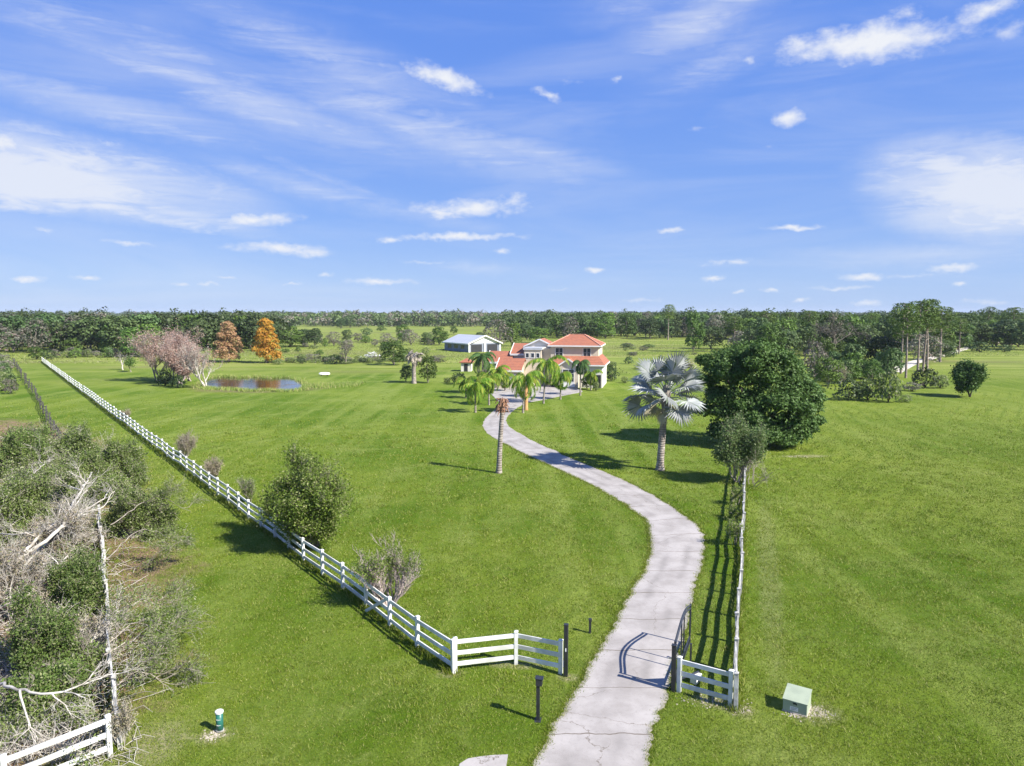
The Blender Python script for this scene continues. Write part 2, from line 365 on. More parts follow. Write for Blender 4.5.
# ------------------------------------------------------------------ ground
def ground():
    m, nt, out = newmat('lawn_ground')
    tc = nt.nodes.new('ShaderNodeTexCoord').outputs['Object']
    sep = nt.nodes.new('ShaderNodeSeparateXYZ'); nt.links.new(tc, sep.inputs[0])
    big = noise(nt, tc, 0.05, 4, 0.6)
    mid = noise(nt, tc, 0.45, 5, 0.65)
    fine = noise(nt, tc, 6.0, 6, 0.75)
    lawn = mixc(nt, smooth(nt, big, 0.35, 0.68), (0.080,0.150,0.005), (0.212,0.266,0.032))
    lawn = mixc(nt, math_(nt, 'MULTIPLY', smooth(nt, mid, 0.4, 0.75), 0.5), lawn, (0.070,0.140,0.006))
    lawn = mixc(nt, math_(nt, 'MULTIPLY', smooth(nt, noise(nt, tc, 0.9, 6, 0.75), 0.48, 0.74), 0.6), lawn, (0.235,0.27,0.06))
    # mown lanes along the long fence
    st = mapping(nt, tc, rot=(0,0,R(-37)), scale=(1,0.035,1))
    lanes = noise(nt, st, 0.42, 3, 0.5)
    lawn = mixc(nt, math_(nt, 'MULTIPLY', smooth(nt, lanes, 0.42, 0.64), 0.45), lawn, (0.27,0.32,0.07))
    pt = noise(nt, tc, 0.17, 6, 0.7, .4)
    lawn = mixc(nt, math_(nt, 'MULTIPLY', smooth(nt, pt, 0.5, 0.66), 0.45), lawn, (0.28,0.32,0.085))
    lawn = mixc(nt, math_(nt, 'MULTIPLY', smooth(nt, pt, 0.46, 0.34), 0.0), lawn, (0.1,0.18,0.01))
    rt = smooth(nt, sep.outputs[0], 14, 40)
    lawn = mixc(nt, math_(nt, 'MULTIPLY', rt, 0.35), lawn, (0.20,0.235,0.035))
    for rot_, x_ in ((-18.5, 1.0), (-37, 1.0)):
        wv_ = N(nt, 'ShaderNodeTexWave', Scale=.19, Distortion=1.6, Detail=3); wv_.bands_direction = 'X'; wv_.inputs['Detail Scale'].default_value = .25
        nt.links.new(mapping(nt, tc, rot=(0,0,R(-rot_))), wv_.inputs['Vector'])
        gate_ = smooth(nt, noise(nt, tc, .035 if rot_ > -20 else .05, 3), .5, .62)
        lawn = mixc(nt, math_(nt, 'MULTIPLY', math_(nt, 'MULTIPLY', smooth(nt, wv_.outputs[1], .72, .98), gate_), .33), lawn, (0.07,0.135,0.006))
    # fine mottling
    lawn = mixc(nt, math_(nt, 'MULTIPLY', smooth(nt, fine, 0.35, 0.7), 0.45), lawn, (0.060,0.125,0.008))
    # right field, paler and banded
    bx = mapping(nt, tc, rot=(0,0,R(12)), scale=(0.14,1,1))
    bands = noise(nt, bx, 0.16, 4, 0.6)
    past = mixc(nt, smooth(nt, bands, 0.32, 0.72), (0.145,0.205,0.024), (0.28,0.305,0.08))
    wob = math_(nt, 'MULTIPLY_ADD', big, 90.0, -45.0)
    fy = math_(nt, 'ADD', sep.outputs[1], wob)
    pf = smooth(nt, fy, 120, 185)
    col = mixc(nt, pf, lawn, past)
    # rough brown scrub strips in the pasture
    br = noise(nt, mapping(nt, tc, scale=(0.3,1,1)), 0.03, 5, 0.65)
    col = mixc(nt, math_(nt, 'MULTIPLY', math_(nt, 'MULTIPLY', smooth(nt, br, 0.50, 0.64), pf), 0.65), col, (0.15,0.15,0.055))
    def ell(cx, cy, rx, ry, rot, nz=0.5, sc=0.6, core=0.75):
        v = mapping(nt, tc, (cx,cy,0), (0,0,rot), (rx,ry,1000), 'TEXTURE')
        ln = nt.nodes.new('ShaderNodeVectorMath'); ln.operation = 'LENGTH'; nt.links.new(v, ln.inputs[0])
        d = math_(nt, 'ADD', ln.outputs['Value'], math_(nt, 'MULTIPLY_ADD', noise(nt, tc, sc, 5, .7), nz, -nz/2))
        return smooth(nt, d, core, 1.1, 1.0, 0.0)
    soil = mixc(nt, smooth(nt, fine, 0.35, 0.65), (0.20,0.125,0.075), (0.33,0.23,0.15))
    soil = mixc(nt, smooth(nt, noise(nt, tc, 1.1, 4), 0.5, 0.7), soil, (0.10,0.075,0.045))
    for a in ((-20.5,22,9.0,7.5,R(30)), (-24,33,8,10,R(31)), (-18.6,26.5,2.4,7.5,R(31)), (-45,62,9,30,R(40))):
        s = ell(*a, nz=0.9)
        col = mixc(nt, s, col, soil)
    dry = mixc(nt, smooth(nt, fine, 0.4, 0.6), (0.38,0.33,0.20), (0.22,0.24,0.09))
    for a in ((9.9,21.9,1.0,.7,0.2), (-9.2,20.7,.75,.5,.3), (6.9,22.55,1.3,.5,-.45), (7.5,22.1,.55,.55,0), (2.0,24.2,.5,.4,0),
              (0.15,25.1,1.3,.35,-.1), (26.6,63.4,2.6,.8,.1), (-2.2,24.5,.6,.4,0), (-11.0,20.3,1.4,1.5,0), (13.4,36,.7,16,R(-18.5))):
        s = ell(*a, nz=1.1, sc=2.2, core=0.35)
        col = mixc(nt, math_(nt, 'MULTIPLY', s, 0.3 if a[3] > 10 else 0.75), col, dry)
    # damp brown margin round the pond
    s = ell(-43.5,122.5,12.5,9.0,0.0, nz=0.5, sc=0.3, core=0.7)
    col = mixc(nt, math_(nt, 'MULTIPLY', s, 0.6), col, (0.19,0.13,0.09))
    bs = N(nt, 'ShaderNodeBsdfPrincipled', Roughness=0.9)
    bs.inputs['Specular IOR Level'].default_value = 0.1
    bn = N(nt, 'ShaderNodeBump', Strength=0.9, Distance=0.12)
    hgt = math_(nt, 'ADD', noise(nt, tc, 9.0, 5, 0.8), math_(nt, 'MULTIPLY', noise(nt, tc, 1.1, 4, 0.7), 1.6))
    nt.links.new(hgt, bn.inputs['Height']); nt.links.new(bn.outputs[0], bs.inputs['Normal'])
    nt.links.new(col, bs.inputs['Base Color']); nt.links.new(bs.outputs[0], out.inputs[0])
    MATS['lawn_ground'] = m
    b = MB(); S = 5000
    b.add([(-S,-300,0),(S,-300,0),(S,S,0),(-S,S,0)], [(0,1,2,3)])
    tag(b.build('ground', 'lawn_ground'), kind='structure')
ground()

def concrete():
    m, nt, out = newmat('concrete')
    tc = nt.nodes.new('ShaderNodeTexCoord').outputs['Object']
    uv = nt.nodes.new('ShaderNodeUVMap'); uv.uv_map = 'UVMap'
    sep = nt.nodes.new('ShaderNodeSeparateXYZ'); nt.links.new(uv.outputs[0], sep.inputs[0])
    c = mixc(nt, smooth(nt, noise(nt, tc, 0.6, 5, .6), 0.3, 0.7), (0.41,0.38,0.35), (0.285,0.26,0.235))
    c = mixc(nt, math_(nt, 'MULTIPLY', smooth(nt, noise(nt, tc, 7, 6, .75), 0.5, 0.75), 0.4), c, (0.20,0.18,0.155))
    # wheel tracks: greyer band down each side of centre
    v = sep.outputs[1]; u = sep.outputs[0]
    wt = math_(nt, 'ABSOLUTE', math_(nt, 'SUBTRACT', math_(nt, 'ABSOLUTE', math_(nt, 'SUBTRACT', v, 0.5)), 0.2))
    wf = math_(nt, 'MULTIPLY', smooth(nt, wt, 0.0, 0.12, 1.0, 0.0), smooth(nt, noise(nt, tc, 0.35, 4), 0.4, 0.62))
    c = mixc(nt, math_(nt, 'MULTIPLY', wf, 0.55), c, (0.205,0.188,0.17))
    # slab joints
    wv = math_(nt, 'MULTIPLY_ADD', noise(nt, tc, 0.8, 3), 0.16, -0.08)
    ju = math_(nt, 'FRACT', math_(nt, 'ADD', math_(nt, 'DIVIDE', u, 3.1), wv))
    jd = math_(nt, 'ABSOLUTE', math_(nt, 'SUBTRACT', ju, 0.5))
    jm = smooth(nt, jd, 0.003, 0.011, 0.9, 0.0)
    # long wandering crack
    cr = math_(nt, 'ABSOLUTE', math_(nt, 'SUBTRACT', v, math_(nt, 'MULTIPLY_ADD', noise(nt, tc, 0.5, 7, .6), 0.9, 0.12)))
    cm = math_(nt, 'MULTIPLY', smooth(nt, cr, 0.001, 0.006, 0.8, 0.0), smooth(nt, noise(nt, tc, 0.09, 2), 0.44, 0.5))
    vo = nt.nodes.new('ShaderNodeTexVoronoi'); vo.feature = 'DISTANCE_TO_EDGE'; vo.inputs['Scale'].default_value = 0.22
    wp = nt.nodes.new('ShaderNodeVectorMath'); wp.operation = 'ADD'
    nz = N(nt, 'ShaderNodeTexNoise', Scale=0.9, Detail=6, Roughness=0.6); nt.links.new(tc, nz.inputs['Vector'])
    nt.links.new(tc, wp.inputs[0]); nt.links.new(nz.outputs[1], wp.inputs[1]); nt.links.new(wp.outputs[0], vo.inputs['Vector'])
    vm = math_(nt, 'MULTIPLY', smooth(nt, vo.outputs[0], 0.0008, 0.004, 0.6, 0.0), smooth(nt, noise(nt, tc, 0.13, 2), 0.5, 0.56))
    dark = math_(nt, 'MAXIMUM', math_(nt, 'MAXIMUM', jm, cm), vm)
    c = mixc(nt, dark, c, (0.11,0.085,0.055))
    # earth & algae stains along the edges
    ed = math_(nt, 'ABSOLUTE', math_(nt, 'SUBTRACT', v, 0.5))
    em = math_(nt, 'MULTIPLY', smooth(nt, math_(nt, 'ADD', ed, math_(nt, 'MULTIPLY_ADD', noise(nt, tc, 2.5, 4), .12, -.06)), 0.44, 0.5), 0.5)
    c = mixc(nt, em, c, (0.34,0.30,0.20))
    rs = smooth(nt, noise(nt, tc, 1.3, 4, .7), 0.71, 0.76)
    c = mixc(nt, math_(nt, 'MULTIPLY', rs, 0.7), c, (0.36,0.22,0.12))
    bs = N(nt, 'ShaderNodeBsdfPrincipled', Roughness=0.85)
    bn = N(nt, 'ShaderNodeBump', Strength=0.3, Distance=0.02); nt.links.new(noise(nt, tc, 12, 5, .7), bn.inputs['Height'])
    nt.links.new(bn.outputs[0], bs.inputs['Normal']); nt.links.new(c, bs.inputs['Base Color'])
    nt.links.new(bs.outputs[0], out.inputs[0]); MATS['concrete'] = m
concrete()
def strip(name, A, B, mat, z=0.02):
    n = len(A); V = []; F = []; uvs = []
    mid = (A+B)/2; s = np.r_[0, np.cumsum(np.linalg.norm(np.diff(mid, axis=0), axis=1))]
    for i in range(n):
        for k in range(5):
            t = k/4; p = A[i]*(1-t)+B[i]*t; V.append((p[0], p[1], z+0.006*(1-abs(2*t-1))))
        V.append((A[i][0], A[i][1], z-.12)); V.append((B[i][0], B[i][1], z-.12))
    me = bpy.data.meshes.new(name)
    for i in range(n-1):
        a = i*7; c = a+7
        for k in range(4): F.append((a+k, a+k+1, c+k+1, c+k))
        F.append((a+5, a, c, c+5)); F.append((a+4, a+6, c+6, c+4))
    me.from_pydata(V, [], F); uvl = me.uv_layers.new(name='UVMap')
    for lp in me.loops:
        i, k = divmod(lp.vertex_index, 7); t = (k/4 if k < 5 else (0 if k == 5 else 1)); uvl.data[lp.index].uv = (s[i], t)
    me.update(); return obj(name, me, mat)
tag(strip('driveway', DL, DR, 'concrete'), kind='structure')
def slab(name, poly, mat, z):
    n = len(poly); V = [(x,y,z) for x,y in poly]+[(x,y,z-.2) for x,y in poly]
    F = [tuple(range(n))]+[(i+n, (i+1)%n+n, (i+1)%n, i) for i in range(n)]
    me = bpy.data.meshes.new(name); me.from_pydata(V, [], F); me.uv_layers.new(name='UVMap')
    for lp in me.loops: me.uv_layers[0].data[lp.index].uv = (V[lp.vertex_index][0]*.9+V[lp.vertex_index][1]*.2, .5)
    me.update()
    # make the cap face up
    o = obj(name, me, mat)
    if me.polygons[0].normal.z < 0: me.flip_normals()
    return o
tag(slab('forecourt', court, 'concrete', .033), kind='structure')
tag(slab('pavement', patch, 'concrete', .02), kind='structure')
TR = np.array(resample([G(*a) for a in track_px], 3.0)); dT = np.gradient(TR, axis=0); nT = np.stack([-dT[:,1], dT[:,0]], 1); nT /= np.linalg.norm(nT, axis=1, keepdims=True)
plain('sand_track', (0.62,0.58,0.50), (0.50,0.45,0.36), .3, 0.95)
tag(strip('path', TR+nT*1.6, TR-nT*1.6, 'sand_track'), kind='structure')

def water():
    m, nt, out = newmat('pond_water')
    tc = nt.nodes.new('ShaderNodeTexCoord').outputs['Object']
    g = N(nt, 'ShaderNodeBsdfPrincipled', Roughness=0.06); g.inputs['Base Color'].default_value = (0.035,0.028,0.022,1)
    g.inputs['Specular IOR Level'].default_value = 0.9
    bn = N(nt, 'ShaderNodeBump', Strength=0.15, Distance=0.05)
    nt.links.new(noise(nt, mapping(nt, tc, scale=(1,2,1)), 1.5, 3), bn.inputs['Height']); nt.links.new(bn.outputs[0], g.inputs['Normal'])
    w = N(nt, 'ShaderNodeBsdfPrincipled', Roughness=0.9)
    nt.links.new(mixc(nt, noise(nt, tc, 2, 5, .7), (0.07,0.052,0.03), (0.13,0.11,0.05)), w.inputs['Base Color'])
    f = smooth(nt, noise(nt, mapping(nt, tc, scale=(.6,1.3,1)), 0.22, 5, .65), 0.60, 0.68)
    mx = nt.nodes.new('ShaderNodeMixShader'); nt.links.new(f, mx.inputs[0])
    nt.links.new(g.outputs[0], mx.inputs[1]); nt.links.new(w.outputs[0], mx.inputs[2]); nt.links.new(mx.outputs[0], out.inputs[0])
    MATS['pond_water'] = m
water()
tag(slab('water', pond, 'pond_water', .012), kind='structure')

# ------------------------------------------------------------------ blades: grass, reeds, heath
def blades(P, h, wd, rng, lean=.35):
    n = len(P); a = rng.random(n)*2*math.pi; h = np.asarray(h); h = h*rng.uniform(.6,1.3,n); wd = wd*rng.uniform(.7,1.3,n)
    z = np.zeros(n) if P.shape[1] == 2 else P[:,2]
    B = np.stack([P[:,0], P[:,1], z], 1); s = np.stack([np.cos(a), np.sin(a), a*0], 1)*(wd/2)[:,None]
    tip = B+np.stack([rng.normal(size=n)*h*lean, rng.normal(size=n)*h*lean, h], 1)
    V = np.stack([B-s, B+s, tip], 1).reshape(-1,3); return V, np.arange(3*n).reshape(-1,3)
def scatter_view(rng, n, y0, y1, power, xpad=1.08):
    Y = y0*(y1/y0)**(rng.random(n)**power)
    Xm = (512/CAM_F)*(Y+1.5)*xpad
    return np.stack([rng.uniform(-1,1,n)*Xm, Y], 1)
rg = np.random.default_rng(5)
P = scatter_view(rg, 900000, 16.5, 120, 1.0)
P = P[rg.random(len(P)) < np.clip(1.15-(P[:,1]-35)/80, 0, 1)**1.5]
cen = scatter_view(rg, 60000, 16.5, 120, 1.0); cen = cen[rg.random(len(cen)) < np.clip(1.2-(cen[:,1]-30)/75, 0, 1)]; ci = rg.integers(0, len(cen), int(len(P)*.6))
tu = cen[ci]+rg.normal(size=(len(ci),2))*(.05+.0035*cen[ci][:,1:2]); hb_ = rg.uniform(.8,1.9,len(cen))[ci]
sel = rg.permutation(len(P))[:len(ci)]; P[sel] = tu; HB = np.full(len(P), .75); HB[sel] = hb_; HB *= .72+.28*np.sin(P[:,0]*.9+np.sin(P[:,1]*.5)*2)*np.sin(P[:,1]*.7+np.sin(P[:,0]*.37)*2)+.15
keepd = rg.random(len(P)) < np.clip(1.15-(P[:,1]-35)/80, 0, 1)**.6; P = P[keepd]; HB = HB[keepd]
bad = inside(drive_poly, P) | inside(patch, P)
for cx, cy, r in ((9.25,22.3,.62), (-9.1,20.9,.25)): bad |= ((P-np.array((cx,cy)))**2).sum(1) < r*r
soilm = ((P[:,0] < -11.6-(P[:,1]-19)*.60) & (P[:,1] < 46)) & (rg.random(len(P)) < .93)
HB = HB[~(bad | soilm)]; P = P[~(bad | soilm)]
V, F = blades(P, (.038+.018*(P[:,1]/20))*HB, .016*np.clip(P[:,1]/18,1,4), rg, .6)
tag(obj('grass', npmesh('grass', V, F), 'grass_blade'), 'short green lawn grass covering the ground between the fences', 'grass', kind='stuff')
# ragged taller grass creeping over the driveway edge
Eg = np.concatenate([DL[::1]-w*.03, DR[::1]+w*.03, DL+w*.02]); Eg = Eg[Eg[:,1] < 70]
Eg = np.repeat(Eg, 26, 0)+rg.normal(size=(len(Eg)*26,2))*.09
V, F = blades(Eg, .07*np.ones(len(Eg)), .018*np.clip(Eg[:,1]/20,1,3), rg, .7)
tag(obj('edge_grass', npmesh('edge_grass', V, F), 'grass_blade'), 'longer grass creeping over both edges of the driveway', 'grass', kind='stuff')

# ------------------------------------------------------------------ fences
def post_mb(h=1.37, w=.13):
    b = MB(); b.box(-w/2,w/2,-w/2,w/2,-.05,h)
    c = w/2+.012; b.box(-c,c,-c,c,h,h+.03)
    b.add([(-c,-c,h+.031),(c,-c,h+.031),(c,c,h+.031),(-c,c,h+.031),(0,0,h+.075)], [(0,1,4),(1,2,4),(2,3,4),(3,0,4),(3,2,1,0)])
    return b
def fence(name, pts, mat, label, rng, railz=(.28,.69,1.11), jit=.03, h=1.24, skip=(), lean=.0, rw=.05, rh=.15):
    root = empty(name, (pts[0][0], pts[0][1], 0)); tag(root, label, 'fence')
    o = np.array((pts[0][0], pts[0][1], 0.0)); me = None; tops = []
    for i, p in enumerate(pts):
        q = np.array((p[0]+rng.normal()*jit, p[1]+rng.normal()*jit, rng.normal()*jit*.6))-o; tops.append(q)
        if i in skip: continue
        if me is None: po = post_mb(h).build('post', mat, root); me = po.data
        else: po = bpy.data.objects.new('post', me); link(po, root)
        nx = np.array(pts[min(i+1,len(pts)-1)])-np.array(pts[max(i-1,0)])
        po.location = q; po.rotation_euler = (rng.normal()*lean, rng.normal()*lean, math.atan2(nx[1], nx[0])+rng.normal()*.04)
    for zz in railz:
        b = MB()
        for i in range(len(tops)-1):
            a = tops[i].copy(); c = tops[i+1].copy(); d = (c-a); d[2] = 0; d /= np.linalg.norm(d)
            dz0 = rng.normal()*jit*.3; dz1 = rng.normal()*jit*.3
            b.bar(a+d*.067+(0,0,zz+dz0), c-d*.067+(0,0,zz+dz1), rw, rh)
        b.build('rail', mat, root)
    return root
def line(a, b, step):
    a = np.array(a); b = np.array(b); L = np.linalg.norm(b-a); n = max(1, round(L/step))
    return [tuple(a+(b-a)*i/n) for i in range(n+1)]
rf = np.random.default_rng(3)
cA = G(451.6,672)
fence('rail_fence', line(cA, G(42,362), 2.4)[0:], 'white_vinyl', 'long white three-rail fence running from the gate corner to the far wood', rf, jit=.035, lean=.012)
fence('rail_fence', [(cA[0]+.13, cA[1]+.06), G(516,664), G(560.5,673.5)], 'white_vinyl', 'short white rail fence joining the long fence to the tall black gate post', rf, jit=.004)
fence('rail_fence', [G(678.9,692), (7.22,22.32)], 'white_vinyl', 'single white fence panel right of the open black gate', rf, jit=.004)
fence('rail_fence', line(G(735,709), (19.9,59.6), 2.4)+[(22.1,66.1)], 'weathered_vinyl', 'white rail fence seen end-on running up beside the driveway to the vine-covered tree', rf, jit=.04, lean=.02)
cL = G(117,753)
nearl = line((cL[0]-.05, cL[1]+.02), (-25.2,42.3), 2.4)
fence('rail_fence', nearl, 'weathered_vinyl', 'overgrown white fence running up through the dead branches at left', rf, jit=.07, lean=.04)
fence('rail_fence', [(cL[0]-.12, cL[1]-.16), G(6,800), (-16.0,16.6)], 'white_vinyl', 'white three-rail fence across the bottom left corner under bare branches', rf, jit=.008)
farl = line((-26.4,44.2), (-70.63,104.79), 2.6)+line((-70.63,104.79), G(13,362), 2.8)[1:]
fence('old_fence', farl, 'old_rail', 'dark weathered old fence along the far left edge of the grass lane', rf, jit=.12, lean=.06, rh=.07)

# taller uncut grass along the fence lines
fl = []
for A_, B_ in ((cA, G(42,362)), (G(735,709), (19.9,59.6)), (cL, (-25.2,42.3))):
    A_ = np.array(A_); B_ = np.array(B_); L_ = np.linalg.norm(B_-A_); n_ = int(L_*130); t_ = rg.random(n_)**1.6
    fl.append(A_+(B_-A_)*t_[:,None]+rg.normal(size=(n_,2))*.13)
fl = np.concatenate(fl); V, F = blades(fl, .17*(.6+.9*np.abs(np.sin(fl[:,1]*1.3+fl[:,0]))), .02*np.clip(fl[:,1]/20,1,5), rg, .45)
tag(obj('fence_grass', npmesh('fence_grass', V, F), 'grass_blade'), 'taller uncut grass at the feet of the fences', 'grass', kind='stuff')
# ------------------------------------------------------------------ gate
gh = np.array(G(673.5,690)); gfar = np.array((6.98,26.75))
gd = gfar-gh; GL = np.linalg.norm(gd); ga = math.atan2(gd[1], gd[0])
gp = empty('gate_post', (gh[0]-.03, gh[1]-.08, 0), ga); tag(gp, 'black square gate post beside the white panel, carrying the open gate leaf', 'gate post')
b = MB(); b.box(-.07,.07,-.07,.07,-.05,1.64); b.build('post', 'black_metal', gp)
b = MB(); b.box(-.085,.085,-.085,.085,1.642,1.68, .008); b.build('cap', 'black_metal', gp)
gt = empty('driveway_gate', (gh[0], gh[1], 0), ga); tag(gt, 'open black metal swing gate with an arched top beside the driveway', 'gate')
def topz(t): return 1.62+.06*(1-t)+.34*math.sin(math.pi*t)**1.2
b = MB(); x0, x1 = .10, GL
b.bar((x0,0,.10),(x0,0,topz(0)+.04),.06,.06); b.bar((x1,0,.10),(x1,0,topz(1)+.04),.06,.06); b.build('stile', 'iron_grey', gt)
for k in range(2):
    b = MB(); n = 22
    b.tube([(x0+(x1-x0)*i/n, 0, topz(i/n)-.13*k) for i in range(n+1)], [.034]*(n+1), 6); b.build('arched_rail', 'iron_grey', gt)
for t in (.40,.56):
    b = MB(); b.bar((x0+(x1-x0)*t,0,.14),(x0+(x1-x0)*t,0,topz(t)-.13),.045,.045); b.build('upright', 'iron_grey', gt)
for z in (.12,.34):
    b = MB(); b.bar((x0+.03,0,z),(x1-.03,0,z),.05,.05); b.build('lower_rail', 'iron_grey', gt)
for i in range(24):
    x = x0+(x1-x0)*(i+.5)/24; b = MB(); b.bar((x,0,.145),(x,0,.315),.026,.026); b.build('picket', 'iron_grey', gt)
b = MB(); b.add([(x0+.03,-.012,.36),(x0+.5,-.012,.36),(x0+.03,-.012,.95),(x0+.03,.012,.36),(x0+.5,.012,.36),(x0+.03,.012,.95)], [(0,1,2),(5,4,3),(0,3,4,1),(1,4,5,2),(2,5,3,0)]); b.build('gusset', 'iron_grey', gt)
for z in (.4,1.2):
    b = MB(); b.box(-.02,.08,-.03,.03,z,z+.08); b.build('hinge', 'black_metal', gt)
# gate motor arm seen as small white bits near the panel
lp = G(565.8,676)
o = empty('gate_post', (lp[0], lp[1], 0), R(-12)); tag(o, 'tall black gate post left of the driveway, at the end of the white fence', 'gate post')
MB().box(-.07,.07,-.07,.07,-.05,1.9).build('post', 'black_metal', o); MB().box(-.08,.08,-.08,.08,1.902,1.94,.008).build('cap', 'black_metal', o)
MB().box(-.02,.02,-.085,-.073,.95,1.07).build('latch', 'white_paint', o); MB().box(-.1,-.074,-.05,.05,.35,.55).build('plate', 'white_paint', o)
q = G(590,633); o = empty('stake_post', (q[0], q[1], 0)); tag(o, 'short dark post standing alone in the grass behind the tall gate post', 'post')
MB().box(-.045,.045,-.045,.045,-.05,.5,.006).build('post', 'black_metal', o); MB().box(-.06,.06,-.09,.05,.5,.62,.01).build('sensor_head', 'black_metal', o)
q = G(690.5,663); o = empty('stake_post', (q[0], q[1], 0)); tag(o, 'slim dark stop post behind the open gate leaf', 'post')
MB().box(-.03,.03,-.03,.03,-.05,.72,.005).build('post', 'black_metal', o); MB().box(-.04,.04,-.04,.04,.72,.76,.005).build('cap', 'black_metal', o)
# keypad pedestal
q = G(538,720); kp = empty('keypad_pedestal', (q[0], q[1], 0), R(-8)); tag(kp, 'black keypad pedestal standing in the grass before the gate', 'keypad')
MB().box(-.055,.055,-.055,.055,-.05,1.18,.008).build('post', 'black_metal', kp)
MB().box(-.1,.1,-.15,.15,-.0,.012).build('base_plate', 'black_metal', kp)
b = MB(); b.box(-.07,.13,-.10,.10,1.182,1.42,.012); b.add([(-.09,-.12,1.422),(.17,-.12,1.405),(.17,.12,1.405),(-.09,.12,1.422),(-.09,-.12,1.44),(.17,-.12,1.423),(.17,.12,1.423),(-.09,.12,1.44)], [(3,2,1,0),(4,5,6,7),(0,1,5,4),(1,2,6,5),(2,3,7,6),(3,0,4,7)])
b.build('keypad_box', 'black_metal', kp)
MB().box(.131,.136,-.06,.06,1.22,1.38).build('keypad_face', 'iron_grey', kp)
MB().box(-.062,-.056,-.02,.02,.52,.60).build('sticker', 'white_paint', kp)
# gate operator: small box with a pale arm behind the white panel
q = G(690,684); o = empty('gate_motor', (q[0]+.25, q[1]+.15, 0), ga-.3); tag(o, 'small grey and white gate motor in the grass behind the white panel', 'gate motor')
MB().box(-.22,.22,-.12,.12,0,.26,.02).build('housing', 'trim_white', o); MB().bar((.2,0,.3),(-.9,.25,.36),.05,.05).build('arm', 'iron_grey', o); MB().box(-.1,.12,-.125,-.121,.06,.2).build('vent', 'black_metal', o)
# utility box
c0 = np.array(G(782.7,710.5)); c1 = np.array(G(806.9,716)); bw = np.linalg.norm(c1-c0); ua = math.atan2(*(c1-c0)[::-1])-R(7)
ub = empty('utility_box', (c0[0], c0[1], 0), ua); tag(ub, 'pale green metal utility box with a sloping lid on the right lawn', 'utility box')
dp, hf, hb = .72, .40, .60
b = MB(); b.add([(0,0,.04),(bw,0,.04),(bw,dp,.04),(0,dp,.04),(0,0,hf),(bw,0,hf),(bw,dp,hb-.03),(0,dp,hb-.03)], [(3,2,1,0),(4,5,6,7),(0,1,5,4),(1,2,6,5),(2,3,7,6),(3,0,4,7)]); b.build('cabinet', 'utility_green', ub)
e = .02; b = MB(); b.add([(-e,-e,hf+.002),(bw+e,-e,hf+.002),(bw+e,dp+e,hb-.022),(-e,dp+e,hb-.022),(-e,-e,hf+.03),(bw+e,-e,hf+.03),(bw+e,dp+e,hb+.008),(-e,dp+e,hb+.008)], [(3,2,1,0),(4,5,6,7),(0,1,5,4),(1,2,6,5),(2,3,7,6),(3,0,4,7)]); b.build('lid', 'utility_green', ub)
b = MB(); b.add([(bw*.37,-.026,hf-.11),(bw*.62,-.026,hf-.11),(bw*.62,-.026,hf+.055),(bw*.37,-.026,hf+.055)],[(0,1,2,3)])
MB().box(bw*.38,bw*.62,-.03,-.022,hf-.10,hf+.028).build('lock_plate', 'utility_green', ub)
b = MB()                                              # the black zig-zag mark on the lock plate
zz = [(bw*.41,hf+.01),(bw*.46,hf-.02),(bw*.50,hf+.012),(bw*.60,hf-.03),(bw*.60,hf-.085),(bw*.50,hf-.06),(bw*.46,hf-.085),(bw*.42,hf-.05)]
b.add([(x,-.034,z) for x,z in zz]+[(x,-.0305,z) for x,z in zz], [tuple(range(8))]+[(i,i+8,(i+1)%8+8,(i+1)%8) for i in range(8)]); b.build('lock_mark', 'black_metal', ub)
MB().box(bw*.30,bw*.64,-.006,-.001,.10,.235).build('label_plate', 'white_paint', ub)
b = MB()
for i, (z, x1_) in enumerate(((.205,.60),(.175,.55),(.145,.60),(.12,.5))): b.box(bw*.33,bw*x1_,-.0085,-.0065,z,z+.008)
b.build('label_print', 'iron_grey', ub)
MB().box(-.02,bw+.02,-.02,dp+.02,-.05,.04,.01).build('pad', 'stone', ub)
# green pipe marker
q = G(220,731); pm = empty('pipe_marker', (q[0], q[1], 0)); tag(pm, 'short green utility pedestal with a white cap in the lower left lawn', 'utility pedestal')
MB().lathe([(.108,0),(.108,.60)], 20).build('tube', 'pipe_green', pm, smoothit=True)
MB().lathe([(.122,.602),(.127,.62),(.125,.66),(.10,.675)], 20).build('cap', 'white_paint', pm)
MB().lathe([(.124,.02),(.124,.06)], 20).build('collar', 'weathered_vinyl', pm)
b = MB()
for z in (.24,.42):                            # wavy white lettering bands on the tube
    n = 14; pts = [(.112*math.cos(a), .112*math.sin(a), z+.016*math.sin(i*1.9)) for i in range(n) for a in [R(-125)+i*R(80)/n]]
    b.tube(pts, [.0045]*n, 4)
b.build('print', 'white_paint', pm)
# stones round box, marker and panel
rs = np.random.default_rng(9); b = MB()
for cx, cy, sx, sy, n in ((9.95,22.05,.55,.4,170), (9.2,21.85,.6,.14,70), (-9.2,20.72,.42,.28,90), (6.7,22.62,1.0,.28,120), (7.55,22.2,.3,.3,80), (26.0,63.3,1.6,.4,60)):
    for i in range(n):
        x = cx+rs.normal()*sx*.5; y = cy+rs.normal()*sy*.5; r = rs.uniform(.012,.035)
        v = [(x-r,y-r*.7,0),(x+r,y-r,0),(x+r*.8,y+r,0),(x-r,y+r*.8,0),(x+r*rs.uniform(-.4,.4),y+r*rs.uniform(-.4,.4),r*1.2)]
        b.add(v, [(0,1,4),(1,2,4),(2,3,4),(3,0,4)])
tag(b.build('gravel', 'stone'), 'pale gravel scattered round the utility box and the fence panel', 'gravel', kind='stuff')

